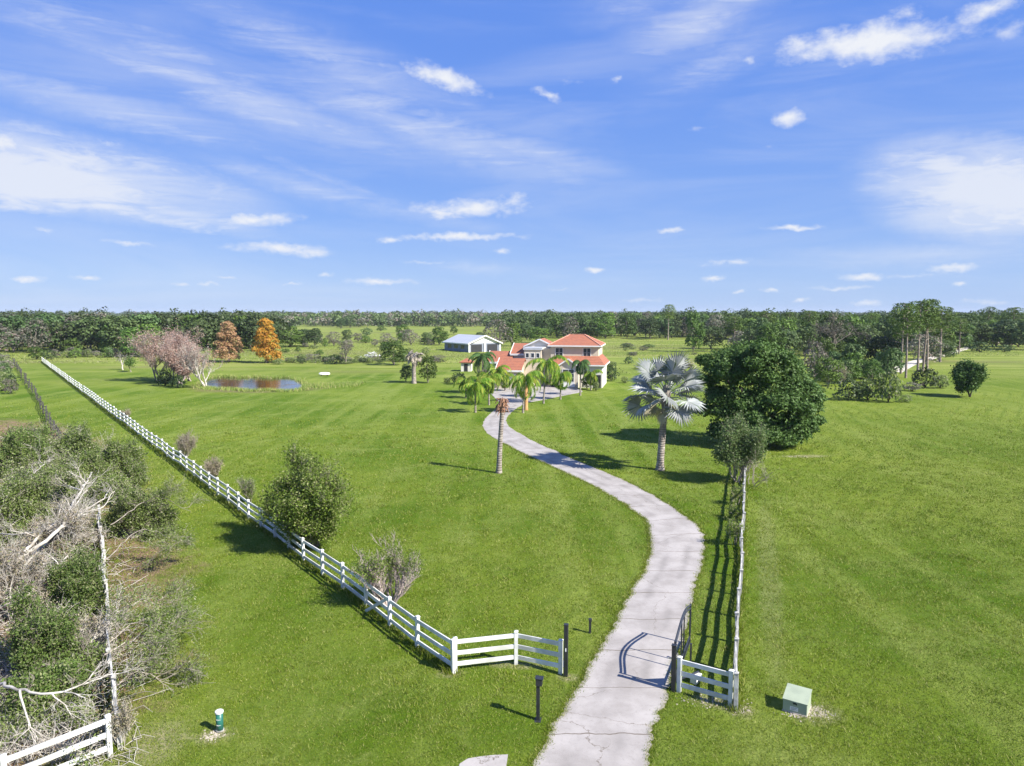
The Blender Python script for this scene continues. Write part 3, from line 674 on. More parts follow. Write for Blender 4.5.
# ------------------------------------------------------------------ buildings
def roof_mesh(b, poly_list, th=.12):
    """each plane is a list of 3-d points; gives it thickness"""
    for P in poly_list:
        P = [np.array(p, float) for p in P]; n = np.cross(P[1]-P[0], P[2]-P[0]); n /= np.linalg.norm(n)
        if n[2] < 0: P = P[::-1]; n = -n
        k = len(P); lo = [p-np.array((0,0,th)) for p in P]
        b.add(P+lo, [tuple(range(k)), tuple(range(2*k-1,k-1,-1))]+[((i+1)%k, i, i+k, (i+1)%k+k) for i in range(k)])
def fascia(b, P, hgt=.22, th=.06):
    for p, q in P: b.bar(np.array(p)-(0,0,.06), np.array(q)-(0,0,.06), th, hgt)
def hip(x0,x1,y0,y1,ze,zr,oh=.5,rw=None):
    x0-=oh; x1+=oh; y0-=oh; y1+=oh; W = x1-x0; D = y1-y0
    if W >= D: k = (D/2 if rw is None else (W-rw)/2); r0 = (x0+k,(y0+y1)/2,zr); r1 = (x1-k,(y0+y1)/2,zr)
    else: k = W/2; r0 = ((x0+x1)/2,y0+k,zr); r1 = ((x0+x1)/2,y1-k,zr)
    a,b_,c,d = (x0,y0,ze),(x1,y0,ze),(x1,y1,ze),(x0,y1,ze)
    if W >= D: pl = [[a,b_,r1,r0],[b_,c,r1],[c,d,r0,r1],[d,a,r0]]
    else: pl = [[a,b_,r0],[b_,c,r1,r0],[c,d,r1],[d,a,r0,r1]]
    hips = [(a,r0),(b_,r1 if W>=D else r0),(c,r1),(d,r0 if W>=D else r1),(r0,r1)]
    return pl, [(a,b_),(b_,c),(c,d),(d,a)], hips
def gable(x0,x1,y0,y1,ze,zr,oh=.45):
    """ridge along y"""
    xm = (x0+x1)/2; s = (zr-ze)/((x1-x0)/2); X0, X1 = x0-oh, x1+oh; e = ze-oh*s; y0-=oh; y1+=oh
    pl = [[(X0,y0,e),(xm,y0,zr),(xm,y1,zr),(X0,y1,e)],[(xm,y0,zr),(X1,y0,e),(X1,y1,e),(xm,y1,zr)]]
    fs = [((X0,y0-.03,e),(xm,y0-.03,zr)),((xm,y0-.03,zr),(X1,y0-.03,e)),((X0-.03,y0,e),(X0-.03,y1,e)),((X1+.03,y0,e),(X1+.03,y1,e))]
    return pl, fs
def window(root, x, y, z, w, h, ax='x', cols=2, rows=2, sgn=-1):
    """window in a wall facing -y (ax x) or a wall facing +x (ax y)"""
    def bx(m, a0,a1,d0,d1,z0,z1):
        if ax == 'x': m.box(a0,a1,y-d1,y-d0,z0,z1)
        else: m.box(x+d0,x+d1,a0,a1,z0,z1)
    c = x if ax == 'x' else y
    f = MB(); t = .09
    bx(f,c-w/2-t,c+w/2+t,.002,.07,z-t,z); bx(f,c-w/2-t,c+w/2+t,.002,.07,z+h,z+h+t)
    bx(f,c-w/2-t,c-w/2,.002,.07,z+.001,z+h-.001); bx(f,c+w/2,c+w/2+t,.002,.07,z+.001,z+h-.001)
    fo = f.build('window', 'trim_white', root)
    p = MB(); bx(p,c-w/2,c+w/2,.004,.02,z,z+h); p.build('pane', 'glass_dark', fo)
    m = MB()
    for i in range(1,cols): a = c-w/2+w*i/cols; bx(m,a-.025,a+.025,.022,.04,z,z+h)
    for i in range(1,rows): a = z+h*i/rows; bx(m,c-w/2,c+w/2,.041,.055,a-.02,a+.02)
    m.build('muntin', 'trim_white', fo)
HX, HY = 6.85, 125.5
hs_ = empty('tiled_house', (HX,HY,0), R(-12)); tag(hs_, 'cream two-storey house with orange tile roofs and low wings at the end of the driveway', 'house')
W, D = 8.4, 8.4
def part(b, n, m): return b.build(n, m, hs_)
b = MB(); b.box(0,W,0,D,0,7.1); wall = part(b, 'wall', 'stucco_cream')
b = MB(); b.box(-.06,W+.06,-.06,D+.06,6.9,7.12); part(b, 'eave_band', 'trim_white')
pl, fs, hp = hip(0,W,0,D,7.15,8.95,.5,rw=2.6)
b = MB(); roof_mesh(b, pl); part(b, 'roof', 'roof_tile')
b = MB(); fascia(b, fs); part(b, 'fascia', 'trim_white')
plain('ridge_tile', (0.66,0.36,0.27), (0.50,0.22,0.15), 3, .8)
b = MB()
for p, q in hp: b.bar(np.array(p)+(0,0,.06), np.array(q)+(0,0,.06), .16, .1)
part(b, 'ridge_cap', 'ridge_tile')
for x in (1.5, 6.4): window(hs_, x, 0, 5.1, 1.25, 1.6)
window(hs_, W, 4.2, 5.2, .9, 1.2, 'y', 1, 2)
# wrap-round lower storey
b = MB(); b.box(1.2,9.3,-2.3,-.003,0,4.0); b.box(W+.003,9.3,0,7.4,0,4.0); part(b, 'lower_wall', 'stucco_white')
b = MB(); roof_mesh(b, [[(.7,-2.8,4.0),(9.8,-2.8,4.0),(8.45,-.02,5.35),(.7,-.02,5.35)],[(9.8,-2.8,4.0),(9.8,7.9,4.0),(8.42,7.9,5.35),(8.42,-.02,5.35)]]); part(b, 'lower_roof', 'roof_tile')
b = MB(); fascia(b, [((.7,-2.83,3.95),(9.8,-2.83,3.95)),((9.83,-2.8,3.95),(9.83,7.9,3.95))]); part(b, 'fascia', 'trim_white')
# entrance gable
b = MB(); b.box(1.9,5.3,-3.4,-2.303,0,3.9); b.add([(1.9,-3.4,3.9),(5.3,-3.4,3.9),(3.6,-3.4,4.95),(1.9,-3.2,3.9),(5.3,-3.2,3.9),(3.6,-3.2,4.95)], [(0,1,2),(5,4,3),(0,3,4,1),(1,4,5,2),(2,5,3,0)]); part(b, 'entrance_bay', 'stucco_cream')
pl, fs = gable(1.9,5.3,-3.4,-.3,3.95,5.1,.35); b = MB(); roof_mesh(b, pl); part(b, 'bay_roof', 'roof_tile'); b = MB(); fascia(b, fs); part(b, 'fascia', 'trim_white')
window(hs_, 3.6, -3.4, 1.1, 1.9, 2.1, cols=2, rows=3)
b = MB(); b.box(2.45,4.75,-3.47,-3.402,.2,.98); part(b, 'panel', 'trim_white')
window(hs_, 6.9, -2.3, 1.2, 1.1, 1.6); window(hs_, 9.3, 1.5, 1.2, 1.0, 1.6, 'y'); window(hs_, 9.3, 5.0, 1.2, 1.0, 1.6, 'y')
b = MB(); b.box(7.9,9.1,-2.37,-2.302,0,2.25); dr = part(b, 'door', 'dark_opening')
# stair tower with three small openings
b = MB(); b.box(-4.7,-1.6,-.6,3.4,0,6.35); part(b, 'tower', 'stucco_cream')
b = MB(); b.box(-4.85,-1.45,-.75,3.55,6.352,6.75); part(b, 'parapet', 'shed_metal')
for x in (-4.1,-3.15,-2.2): window(hs_, x, -.6, 5.0, .55, .75, cols=1, rows=1)
b = MB(); b.box(-1.6,0,.8,6,0,6.6); part(b, 'link_wall', 'stucco_cream')
b = MB(); b.box(-5.2,.0,3.6,8.2,0,6.9); part(b, 'rear_wall', 'stucco_cream')
b = MB(); b.add([(-5.2,3.6,6.9),(0,3.6,6.9),(-2.6,3.6,8.0),(-5.2,3.8,6.9),(0,3.8,6.9),(-2.6,3.8,8.0)], [(0,1,2),(5,4,3),(0,3,4,1),(1,4,5,2),(2,5,3,0)]); part(b, 'gable_end', 'stucco_white')
pl, fs = gable(-5.2,0,3.6,8.4,6.95,8.15,.35); b = MB(); roof_mesh(b, pl); part(b, 'rear_roof', 'roof_tile'); b = MB(); fascia(b, fs); part(b, 'fascia', 'trim_white')
# garage wing, turned towards the court
def wing(name, u0,u1,v0,v1,ze,zr,wallm='stucco_cream'):
    b = MB(); b.box(u0,u1,v0,v1,0,ze); vm = (v0+v1)/2
    for ue, s in ((u0,.2),(u1,-.2)): b.add([(ue,v0,ze),(ue,v1,ze),(ue,vm,zr-.1),(ue+s,v0,ze),(ue+s,v1,ze),(ue+s,vm,zr-.1)], [(0,1,2),(5,4,3),(0,3,4,1),(1,4,5,2),(2,5,3,0)])
    part(b, name+'_wall', wallm); pl, fs = gable(v0,v1,u0,u1,ze+.05,zr,.45); sw = lambda p: (p[1],p[0],p[2])
    b = MB(); roof_mesh(b, [[sw(p) for p in P_] for P_ in pl]); part(b, name+'_roof', 'roof_tile')
    b = MB(); fascia(b, [(sw(p),sw(q)) for p, q in fs], .32, .10); part(b, 'fascia', 'trim_white')
wing('garage', -8.5,-4.75,-4.6,1.7,3.15,4.9); wing('breezeway', -11.8,-8.0,1.9,8.0,4.1,5.8); wing('gallery', -7.6,-4.9,3.7,10.2,5.5,7.2,'stucco_white')
b = MB(); b.box(-8.1,-5.2,-4.67,-4.603,0,2.4); part(b, 'garage_door', 'trim_white')
b = MB(); b.box(-10,-2.6,-6.3,-6.1,0,.95); b.box(-2.8,-2.6,-6.0,-.9,0,.95001); part(b, 'courtyard_wall', 'stucco_cream')
# pool cabana left of the house
o = empty('cabana', (*G(461,371.5),0), R(-4)); tag(o, 'small cream garden hut with a tiled roof left of the house', 'hut')
MB().box(0,2.2,0,2.6,0,2.0).build('wall', 'stucco_white', o); pl, fs, hp = hip(0,2.2,0,2.6,2.05,2.9,.4); b = MB(); roof_mesh(b, pl); b.build('roof', 'roof_tile', o)
MB().box(.7,1.5,-.05,-.002,0,1.7).build('door', 'dark_opening', o)
# metal shed
o = empty('metal_shed', (-14.0,230.5,0), R(33)); tag(o, 'large shed with a pale metal roof in the pasture behind the house', 'shed')
SW, SD = 11.8, 17.0
b = MB(); b.box(0,SW,0,SD,0,3.0); b.build('wall', 'shed_wall', o)
b = MB(); b.add([(0,-.02,2.9),(SW,-.02,2.9),(SW/2,-.02,5.2),(0,.2,2.9),(SW,.2,2.9),(SW/2,.2,5.2)], [(0,1,2),(5,4,3),(0,3,4,1),(1,4,5,2),(2,5,3,0)]); b.build('gable_end', 'trim_white', o)
pl, fs = gable(0,SW,0,SD,3.05,5.4,.7); b = MB(); roof_mesh(b, pl, .1); b.build('roof', 'shed_metal', o); b = MB(); fascia(b, fs, .35, .1); b.build('fascia', 'trim_white', o)
for x in (0,SW/2,SW): MB().box(x-.25,x+.25,-.3,-.021,0,3.0).build('column', 'trim_white', o)
for x0, x1 in ((.8,4.9),(6.9,10.9)): MB().box(x0,x1,-.06,-.022,0,2.5).build('door', 'dark_opening', o)
for y in (3,7.5,12): MB().box(-.05,-.003,y,y+2.4,1.0,2.2).build('window', 'glass_dark', o)

# ------------------------------------------------------------------ palms
def frond_mesh(rng, base, az, el0, L, droop, nl=30, ll=.72, lw=.13, hang=.7):
    pts = [np.array(base, float)]; e = el0; h = np.array((math.cos(az), math.sin(az), 0)); side = np.array((-math.sin(az), math.cos(az), 0))
    n = 12; az2 = rng.normal()*.15
    for i in range(n):
        e -= droop/n*(1+i/n*.6); d = h*math.cos(e)+side*az2*i/n*.5+np.array((0,0,math.sin(e))); pts.append(pts[-1]+d*L/n)
    P = np.array(pts); V = []; F = []
    tv, tf = tube(P, np.linspace(.035,.008,len(P)), 3)
    T = np.gradient(P, axis=0); T /= np.linalg.norm(T, axis=1, keepdims=True)
    for k in range(nl):
        t = .12+.88*k/nl; f = t*n; i = min(int(f), n-1); u = f-i; q = P[i]*(1-u)+P[i+1]*u; d = T[i]
        l = ll*math.sin(math.pi*(.12+.82*t))**.6
        for s in (-1,1):
            a = side*s*.8+d*.55+np.array((0,0,-hang*rng.uniform(.5,1.2))); a /= np.linalg.norm(a)
            b0 = len(V); m = q+a*l*.5; e2 = q+a*l+np.array((0,0,-l*hang*.35))
            V += [q-d*lw*.3, m-d*lw*.6, e2, m+d*lw*.6]; F.append((b0,b0+1,b0+2,b0+3))
    return (np.array(V), np.array(F)), (tv, tf)
def palm_trunk(h, r0, r1, lean=(0,0), n=10, flare=1.35):
    z = np.linspace(-.1, h, n); t = np.clip(z/h,0,1)
    P = np.stack([lean[0]*t**1.4, lean[1]*t**1.4, z], 1); rad = r0+(r1-r0)*t; rad[0] *= flare; rad[1] *= (1+flare)/2*.95
    return tube(P, rad, 9)
def feather_palm(name, loc, h, L, nf, label, group=None, seed=1, mat='queen_frond', lean=(0,0), r=.125, droop=1.9, hang=.9, dead=0, low=-.5, tmat='palm_bark'):
    rng = np.random.default_rng(seed); root = empty(name, (loc[0], loc[1], 0)); tag(root, label, 'palm tree', group)
    V, F = palm_trunk(h, r, r*.75, lean); obj('trunk', npmesh('trunk', V, F), tmat, root, smoothit=True)
    parts = []; dd = []
    for i in range(nf):
        az = i*2.39996+rng.normal()*.2; el = 1.25-(1.25-low)*((i+.5)/nf)**.9
        fr, st = frond_mesh(rng, (lean[0],lean[1],h-.05), az, el, L*rng.uniform(.85,1.1), droop*rng.uniform(.8,1.15), hang=hang)
        (dd if i >= nf-dead else parts).extend([fr, st])
    for nm, pr, mt in (('crown', parts, mat), ('dead_frond', dd, 'dead_frond')):
        if pr: V, F = join_tubes(pr); obj(nm, npmesh(nm, V, F), mt, root)
    return root
# (px, base py, crown py, frond length m, fronds, seed, opts, label)
def qp(px, by, cy, L, nf, seed, label, **k):
    X, Y = G(px, by); h = HT(cy, Y); return feather_palm('queen_palm', (X,Y), h, L, nf, label, seed=seed, **k)
qp(475.5,412.5,384,2.9,15,1,'small drooping palm with a pale trunk on the grass left of the driveway bend')
qp(489,405,377,2.9,15,2,'leafy palm touching the left edge of the driveway, beside the smaller drooping palm')
qp(483,394,356,3.3,17,3,'tallest dark palm left of the driveway in front of the tiled wing', mat='palm_dark', dead=3, hang=.6)
qp(497,388,369,3.6,18,4,'broad spreading green palm hiding the corner of the tiled wing', hang=.7)
qp(466,398,380,2.6,13,5,'low palm at the left end of the palm group on the lawn')
qp(523,413,377,3.4,18,6,'dense arching palm right of the driveway beside the orange trunk', hang=1.1, lean=(.3,.4))
qp(516,397,380,2.4,10,7,'leaning palm with bare stems behind the orange trunk', lean=(.9,.5), hang=1.2)
qp(543.5,403.5,362,4.0,20,8,'tall wide palm with long drooping fronds before the stair tower', hang=1.0, lean=(.5,0), dead=2, droop=2.2)
qp(560.5,399.4,374,2.8,13,9,'yellow-green drooping palm between the tall palm and the thin palm', hang=1.3, droop=2.3)
qp(580.3,395.5,362,2.3,11,10,'thin sparse palm with a straight pale trunk before the entrance bay', mat='palm_dark', hang=.8)
qp(591,390,373,2.2,12,12,'small palm against the right corner of the house', hang=.9)
qp(505,391,376,2.2,11,13,'little palm at the left rim of the forecourt', hang=.9)
# truncated trunks
X, Y = G(499,473); tp = empty('palm_stump', (X,Y,0)); tag(tp, 'tall crownless palm trunk with a frayed orange top on the lawn', 'palm trunk')
V, F = palm_trunk(5.1, .23, .17, (.28,.1), 14, 1.3); obj('trunk', npmesh('trunk', V, F), 'palm_bark', tp, smoothit=True)
rr = np.random.default_rng(4)
pr = [tube(np.array([(.28,.1,5.0),(.28,.1,5.4),(.3,.1,6.05)]), [.18,.28,.26], 9)]
for i in range(50):
    a = rr.random()*6.28; z = rr.uniform(5.0,6.1); r = .22
    p = np.array((.28+r*math.cos(a), .1+r*math.sin(a), z)); d = np.array((math.cos(a)*rr.uniform(.2,.5), math.sin(a)*rr.uniform(.2,.5), rr.uniform(-.6,.25)))
    pr.append(tube([p-d*.1, p+d*.5, p+d*.8+np.array((0,0,-.15))], [.05,.045,.02], 4))
V, F = join_tubes(pr); obj('frayed_top', npmesh('frayed_top', V, F), 'cut_palm_head', tp)
X, Y = G(526,410); tp = empty('palm_stump', (X,Y,0)); tag(tp, 'short truncated orange palm trunk at the bend of the driveway', 'palm trunk')
V, F = palm_trunk(3.4, .26, .33, (0,0), 8, 1.2); obj('trunk', npmesh('trunk', V, F), 'orange_trunk', tp, smoothit=True)
V, F = tube([(0,0,3.35),(0,0,3.7),(0,0,4.1)], [.34,.25,.05], 9); obj('pale_top', npmesh('pale_top', V, F), 'dead_frond', tp)
# silver fan palm
def fan(rng, base, az, el, pet, Rf, n=26, span=R(270), curl=.25, roll=.3):
    d = np.array((math.cos(az)*math.cos(el), math.sin(az)*math.cos(el), math.sin(el))); s = np.array((-math.sin(az), math.cos(az), 0)); up = np.cross(d, s)*-1
    base = np.array(base, float); q1 = base+d*pet*.5+np.array((0,0,.05)); c = base+d*pet-np.array((0,0,.12*pet))
    tv, tf = tube([base, q1, c], [.05,.04,.03], 4)
    fd = d*math.cos(.25)-up*0+np.array((0,0,-.25)); fd /= np.linalg.norm(fd); nrm = np.cross(s, fd); nrm /= np.linalg.norm(nrm)
    if nrm[2] < 0: nrm = -nrm
    ro = rng.uniform(-1,1)*roll; s, nrm = s*math.cos(ro)+nrm*math.sin(ro), nrm*math.cos(ro)-s*math.sin(ro)
    V = []; F = []
    for i in range(n):
        a = -span/2+span*(i+.5)/n; w_ = span/n*.5; l = Rf*rng.uniform(.88,1.05)*(.80+.20*math.cos(a*.6))
        def pt(ang, r, lift): 
            v = fd*math.cos(ang)+s*math.sin(ang); return c+v*r+nrm*(lift+ .22*abs(math.sin(ang))*r - curl*(r/Rf)**2*.45*Rf)
        b0 = len(V); k = .04
        V += [c, pt(a-w_, l*.62, -k), pt(a, l*.64, k), pt(a+w_, l*.62, -k), pt(a, l, -.02-rng.uniform(0,.14)*Rf)]
        F += [(b0,b0+1,b0+2,b0+2),(b0,b0+2,b0+3,b0+3),(b0+1,b0+4,b0+2,b0+2),(b0+2,b0+4,b0+3,b0+3)]
    return V, [f[:3] for f in F], (tv, tf)
X, Y = G(660,470); bp = empty('silver_palm', (X,Y,0)); tag(bp, 'big silver-blue fan palm on the lawn right of the driveway', 'palm tree')
V, F = palm_trunk(5.9, .31, .25, (.35,0), 16, 1.4); obj('trunk', npmesh('trunk', V, F), 'palm_bark', bp, smoothit=True)
V, F = tube([(.33,0,5.2),(.35,0,5.8),(.35,0,6.5),(.35,0,7.1)], [.3,.42,.38,.15], 10); obj('crown_base', npmesh('crown_base', V, F), 'orange_trunk' if 0 else 'bark_grey', bp)
rr = np.random.default_rng(21); nf = 30
for i in range(nf):
    az = i*2.39996+rr.normal()*.15; t = (i+.5)/nf; el = 1.30-1.95*t**.9; dead = t > .80
    V, F, st = fan(rr, (.35+.2*math.cos(az), .2*math.sin(az), 6.8-1.2*t), az, el, (2.1-.2*t)*(1 if not dead else .65)*rr.uniform(.85,1.1), 1.55*(1 if not dead else .75)*rr.uniform(.9,1.1), curl=.2+.6*t, roll=1.25)
    me = bpy.data.meshes.new('frond'); b0 = len(V); me.from_pydata([tuple(v) for v in V]+[tuple(v) for v in st[0]], [], [tuple(f) for f in F]+[tuple(x+b0 for x in f) for f in st[1].tolist()]); me.update()
    obj('dead_frond' if dead else 'frond', me, 'old_frond' if dead else 'silver_frond', bp)
# dead fan palm by the pasture
X, Y = G(414,383.5); dp_ = empty('dead_palm', (X,Y,0)); tag(dp_, 'palm trunk with a skirt of pale dead fronds beside a dark green bush', 'palm tree')
V, F = palm_trunk(5.6, .42, .30, (0,0), 10, 1.2); obj('trunk', npmesh('trunk', V, F), 'palm_bark', dp_, smoothit=True)
rr = np.random.default_rng(31)
for i in range(16):
    V, F, st = fan(rr, (0,0,5.6-.5*rr.random()), i*2.4, rr.uniform(-1.35,.35), rr.uniform(.5,1.6), rr.uniform(.8,1.25), n=12, curl=.9, roll=1.2)
    me = bpy.data.meshes.new('dead_frond'); me.from_pydata([tuple(v) for v in V], [], [tuple(f) for f in F]); me.update(); obj('dead_frond', me, 'dead_frond', dp_)

# ------------------------------------------------------------------ tree prototypes
def round_tree(name, seed, w, h, z0, k, n, size, mat, trunk='bark_grey', lobe=.42, flat=.9, th=None, inner=.3, tr=.25, limbs=7, aspect=.65):
    rng = np.random.default_rng(seed); root = empty(name); L = lobes_for(rng, w, h-z0, z0, k, lobe, flat)
    if z0 < 1:
        L = np.concatenate([L, [(math.cos(q_)*w*.27*rng.uniform(.6,1.1), math.sin(q_)*w*.27*rng.uniform(.6,1.1), h*rng.uniform(.14,.3), w*.2, w*.2, h*.16) for q_ in np.arange(8)*.785]])
    V, F = crown(rng, L, n, size, aspect, inner); obj('crown', npmesh('crown', V, F), mat, root)
    tb = [tube([(0,0,-.1),(rng.normal()*.1,rng.normal()*.1,z0*.6+.3),(rng.normal()*.2,rng.normal()*.2,z0+(h-z0)*.4)], [tr*1.3,tr,tr*.6], 7)]
    for i in range(min(limbs, k)):
        l = L[1+i]; tb.append(tube([(0,0,z0*.7+.1),(l[0]*.5,l[1]*.5,z0+(l[2]-z0)*.55),(l[0],l[1],l[2])], [tr*.6,tr*.4,tr*.12], 5))
    V, F = join_tubes(tb); obj('trunk', npmesh('trunk', V, F), trunk, root)
    root['nomw'] = w; root['nomh'] = h
    return root
def place(proto, X, Y, w, h, rz, label, cat, group=None, first=[None]):
    used = proto.get('used', 0)
    o = proto if not used else copy_tree(proto)
    proto['used'] = 1
    o.location = (X, Y, 0); o.rotation_euler = (0,0,rz); s = w/proto['nomw']; o.scale = (s, s, h/proto['nomh'])
    if 'group' in o: del o['group']
    return tag(o, label, cat, group)
def atpx(proto, px, by, ty, wpx, label, cat, group=None, rz=None):
    X, Y = G(px, by); d = depth(X, Y); h = HT(ty, Y); w = wpx/CAM_F*d
    return place(proto, X, Y, w, max(h, .4), rrz.uniform(0,6.28) if rz is None else rz, label, cat, group)
rrz = np.random.default_rng(77)
FO = [round_tree('oak_tree', 100+i, 11, 12.5, 0.3, 20+3*i, 3600, .75, 'far_oak', inner=.35, lobe=.36, tr=.2) for i in range(3)]
FG = [round_tree('green_tree', 110+i, 10, 11.5, 0.2, 19+3*i, 3200, .7, lobe=.36, tr=.2, mat= 'far_green', inner=.35) for i in range(2)]
FY = [round_tree('grey_tree', 120+i, 10, 12.0, 0.5, 18+3*i, 2400, .65, 'far_grey', inner=.6) for i in range(2)]
def pine_proto(seed, h=14, base=.58, nclump=18, sp=3.2, bare=False):
    rng = np.random.default_rng(seed); root = empty('pine_tree'); tb = []; lx, ly = rng.normal()*.5, rng.normal()*.5
    trunk = lambda z: np.array((lx*(z/h)**1.5, ly*(z/h)**1.5, z))
    tb.append(tube([trunk(z) if z > 0 else np.array((0,0,-.1)) for z in np.linspace(0,h*.96,9)], np.linspace(.2,.06,9), 7)); L = []
    for i in range(nclump):
        t = base+(1-base)*(i+.3)/nclump; a = i*2.4+rng.normal()*.4; r = sp*(1.12-t)**.7*rng.uniform(.5,1.15); z = h*t*.93
        e = trunk(z)+np.array((math.cos(a)*r, math.sin(a)*r, r*rng.uniform(.05,.35))); tb.append(tube([trunk(z), (trunk(z)+e)/2+(0,0,.1), e], [.09,.06,.03], 4))
        L.append((e[0],e[1],e[2], rng.uniform(.9,1.5), rng.uniform(.9,1.5), rng.uniform(.6,.95)))
    for i in range(4):
        z = h*rng.uniform(.3,.6); a = rng.random()*6.28; r = rng.uniform(.8,2.2); tb.append(tube([trunk(z), trunk(z)+np.array((math.cos(a)*r, math.sin(a)*r, r*.2))], [.05,.02], 4))
    V, F = crown(rng, np.array(L), 3300, .40, .4, .8, 1.6); obj('crown', npmesh('crown', V, F), 'pine_leaf', root)
    V, F = join_tubes(tb); obj('trunk', npmesh('trunk', V, F), 'bark_pine', root); root['nomw'] = sp*2.4; root['nomh'] = h
    return root
FP = [pine_proto(130+i) for i in range(3)]
SH = [round_tree('shrub', 140+i, 4, 2.6, 0.0, 9, 1100, .32, m_, 'bark_dark', tr=.08) for i, m_ in enumerate(('far_oak','far_green','far_grey','scrub_leaf'))]
# --- left wood
lab = {'o':('dark green oak in the front row of the wood beyond the left lawn','tree'), 'g':('fresh green bushy tree in the front row of the wood beyond the left lawn','tree'), 'y':('pale grey-green moss-hung tree in the front row of the wood beyond the left lawn','tree')}
PR = {'o':FO,'g':FG,'y':FY,'p':FP}
lw = [('y',-8,357,313,46),('o',14,352,311,34),('y',34,353,316,26),('o',52,351,310,36),('y',72,351,314,26),('o',90,351,312,38),('y',104,350,309,22),('o',122,352,311,36),('g',132,357,326,26),('o',146,351,310,36),
      ('g',112,352,322,24),('o',168,350,310,34),('g',190,350,313,30),('o',208,349,309,36),('g',150,356,322,28),('o',250,349,310,34),('o',232,347,312,30),('o',276,347,315,28),('g',242,349,314,22)]
for i, (k, px, by, ty, wp) in enumerate(lw):
    o = atpx(PR[k][i % len(PR[k])], px, by, ty, wp*1.15, lab[k][0], lab[k][1], 'trees in the front row of the left wood')
# --- scrub along the wood foot
lf = np.random.default_rng(8)
for i in range(26):
    px = 55+i*5.2+lf.normal()*2; atpx(SH[(0,2,3,2,1)[i%5]], px, 358.5+lf.uniform(-2,1)-(px-55)*.02, 351-lf.uniform(0,5), lf.uniform(9,16), 'low brush at the foot of the wood beyond the left lawn', 'shrub', 'brush along the foot of the left wood')
for i in range(14):
    px = -4+i*1.8+lf.normal()*2; py = 358+i*2.2; atpx(SH[(3,2,0)[i%3]], -2+lf.uniform(-6,12)+i*.3, 360+i*2.6, 352+i*2.0, lf.uniform(10,18), 'grey-green brush along the far left edge beyond the old fence', 'shrub', 'brush beyond the old fence')
atpx(SH[1], 37,359.5,346,20,'round bright green bush at the far end of the long white fence','shrub')
atpx(SH[1], 73,352,338,20,'pale yellow-green bush in front of the dark oaks of the left wood','shrub')
# --- individual trees of the middle pasture
mid = [('g',290,347,325,26,'large dark bushy tree right of the orange cypress'),('o',303,346,327,16,'small dark tree next to the large bushy one right of the orange cypress'),('o',315,347,326,17,'grey-green oak standing in the pasture beyond the pond'),
 ('y',334,346,331,15,'pale round tree in the pasture behind the spindly tree'),('o',347,342,328,10,'small upright oak in the pasture behind the spindly tree'),('o',341,329,317,9,'lone dark tree at the near edge of the distant tree line, left one'),('o',350,328,313,12,'lone taller tree at the near edge of the distant tree line, right one'),
 ('g',394,365,337,26,'bright green full tree left of the dead palm'),('y',388,347,332,18,'greyish small tree behind the bright green tree'),('g',403,343,322,13,'upright green tree in the pasture beyond the dead palm'),('y',411,345,328,16,'thin pale tree in the pasture beyond the dead palm'),
 ('o',427,344,331,11,'dull grey-green small tree left of the metal shed'),('g',439,345,326,17,'bright green tree beside the left end of the metal shed'),('g',454,334,325,8,'small pointed green tree behind the metal shed'),('o',449,326,319,10,'distant dark tree behind the metal shed'),
 ('y',499,347,318,26,'big grey-green willow-like tree right of the metal shed'),('g',512,346,322,18,'green tree between the metal shed and the tiled roofs'),('g',538,343,325,20,'light green tree behind the gabled roof'),('o',527,340,322,16,'dark tree behind the gabled roof'),
 ('g',428,383,352,18,'dense dark green conical bush right of the dead palm'),('o',406,382,362,12,'low dark bush left of the dead palm trunk'),('o',480,341,331,8,'small dark tree directly behind the shed roof')]
for i, (k, px, by, ty, wp, lb) in enumerate(mid): atpx(PR[k][i % len(PR[k])], px, by, ty, wp*1.12, lb, 'tree')
sm = [(1,325,347,338,7,'small light green bush below the pale round tree'),(1,366,343,335,15,'low green bush in the middle of the pasture'),(1,381,331,325,12,'bright low bush far out in the pasture'),(0,334,364,354,20,'dark low bush left of the spindly tree'),(0,384,352,344,8,'dark small bush beside the white rubble'),
 (2,375,346,339,8,'tiny grey bush in the pasture'),(1,298,352,346,7,'light green tuft right of the large bushy tree'),(0,459,384,372,20,'dark rounded shrub left of the palms'),(3,447,383,377,8,'small pale shrub at the left end of the garden bed'),
 (0,611,381,364,17,'round dark hedge bush right of the house'),(1,600,380,366,10,'bright green bush between the house and the round hedge bush'),(1,587,389,374,13,'leafy green shrub at the foot of the thin palm'),(3,596,391,381,9,'low garden shrub right of the thin palm'),
 (0,629,364,356,11,'small dark bush alone in the field right of the house'),(3,625,383,376,10,'low weedy tuft right of the round hedge bush'),(1,516,386,379,9,'low shrub in front of the tiled wing'),(1,493,386,380,8,'small shrub by the left rim of the forecourt'),(0,553,387,381,8,'dark shrub below the stair tower'),
 (3,645,369,363,24,'brown-green low scrub behind the silver palm'),(3,612,366,361,14,'low scrub at the field edge right of the house')]
for k, px, by, ty, wp, lb in sm: atpx(SH[k], px, by, ty, wp, lb, 'shrub')
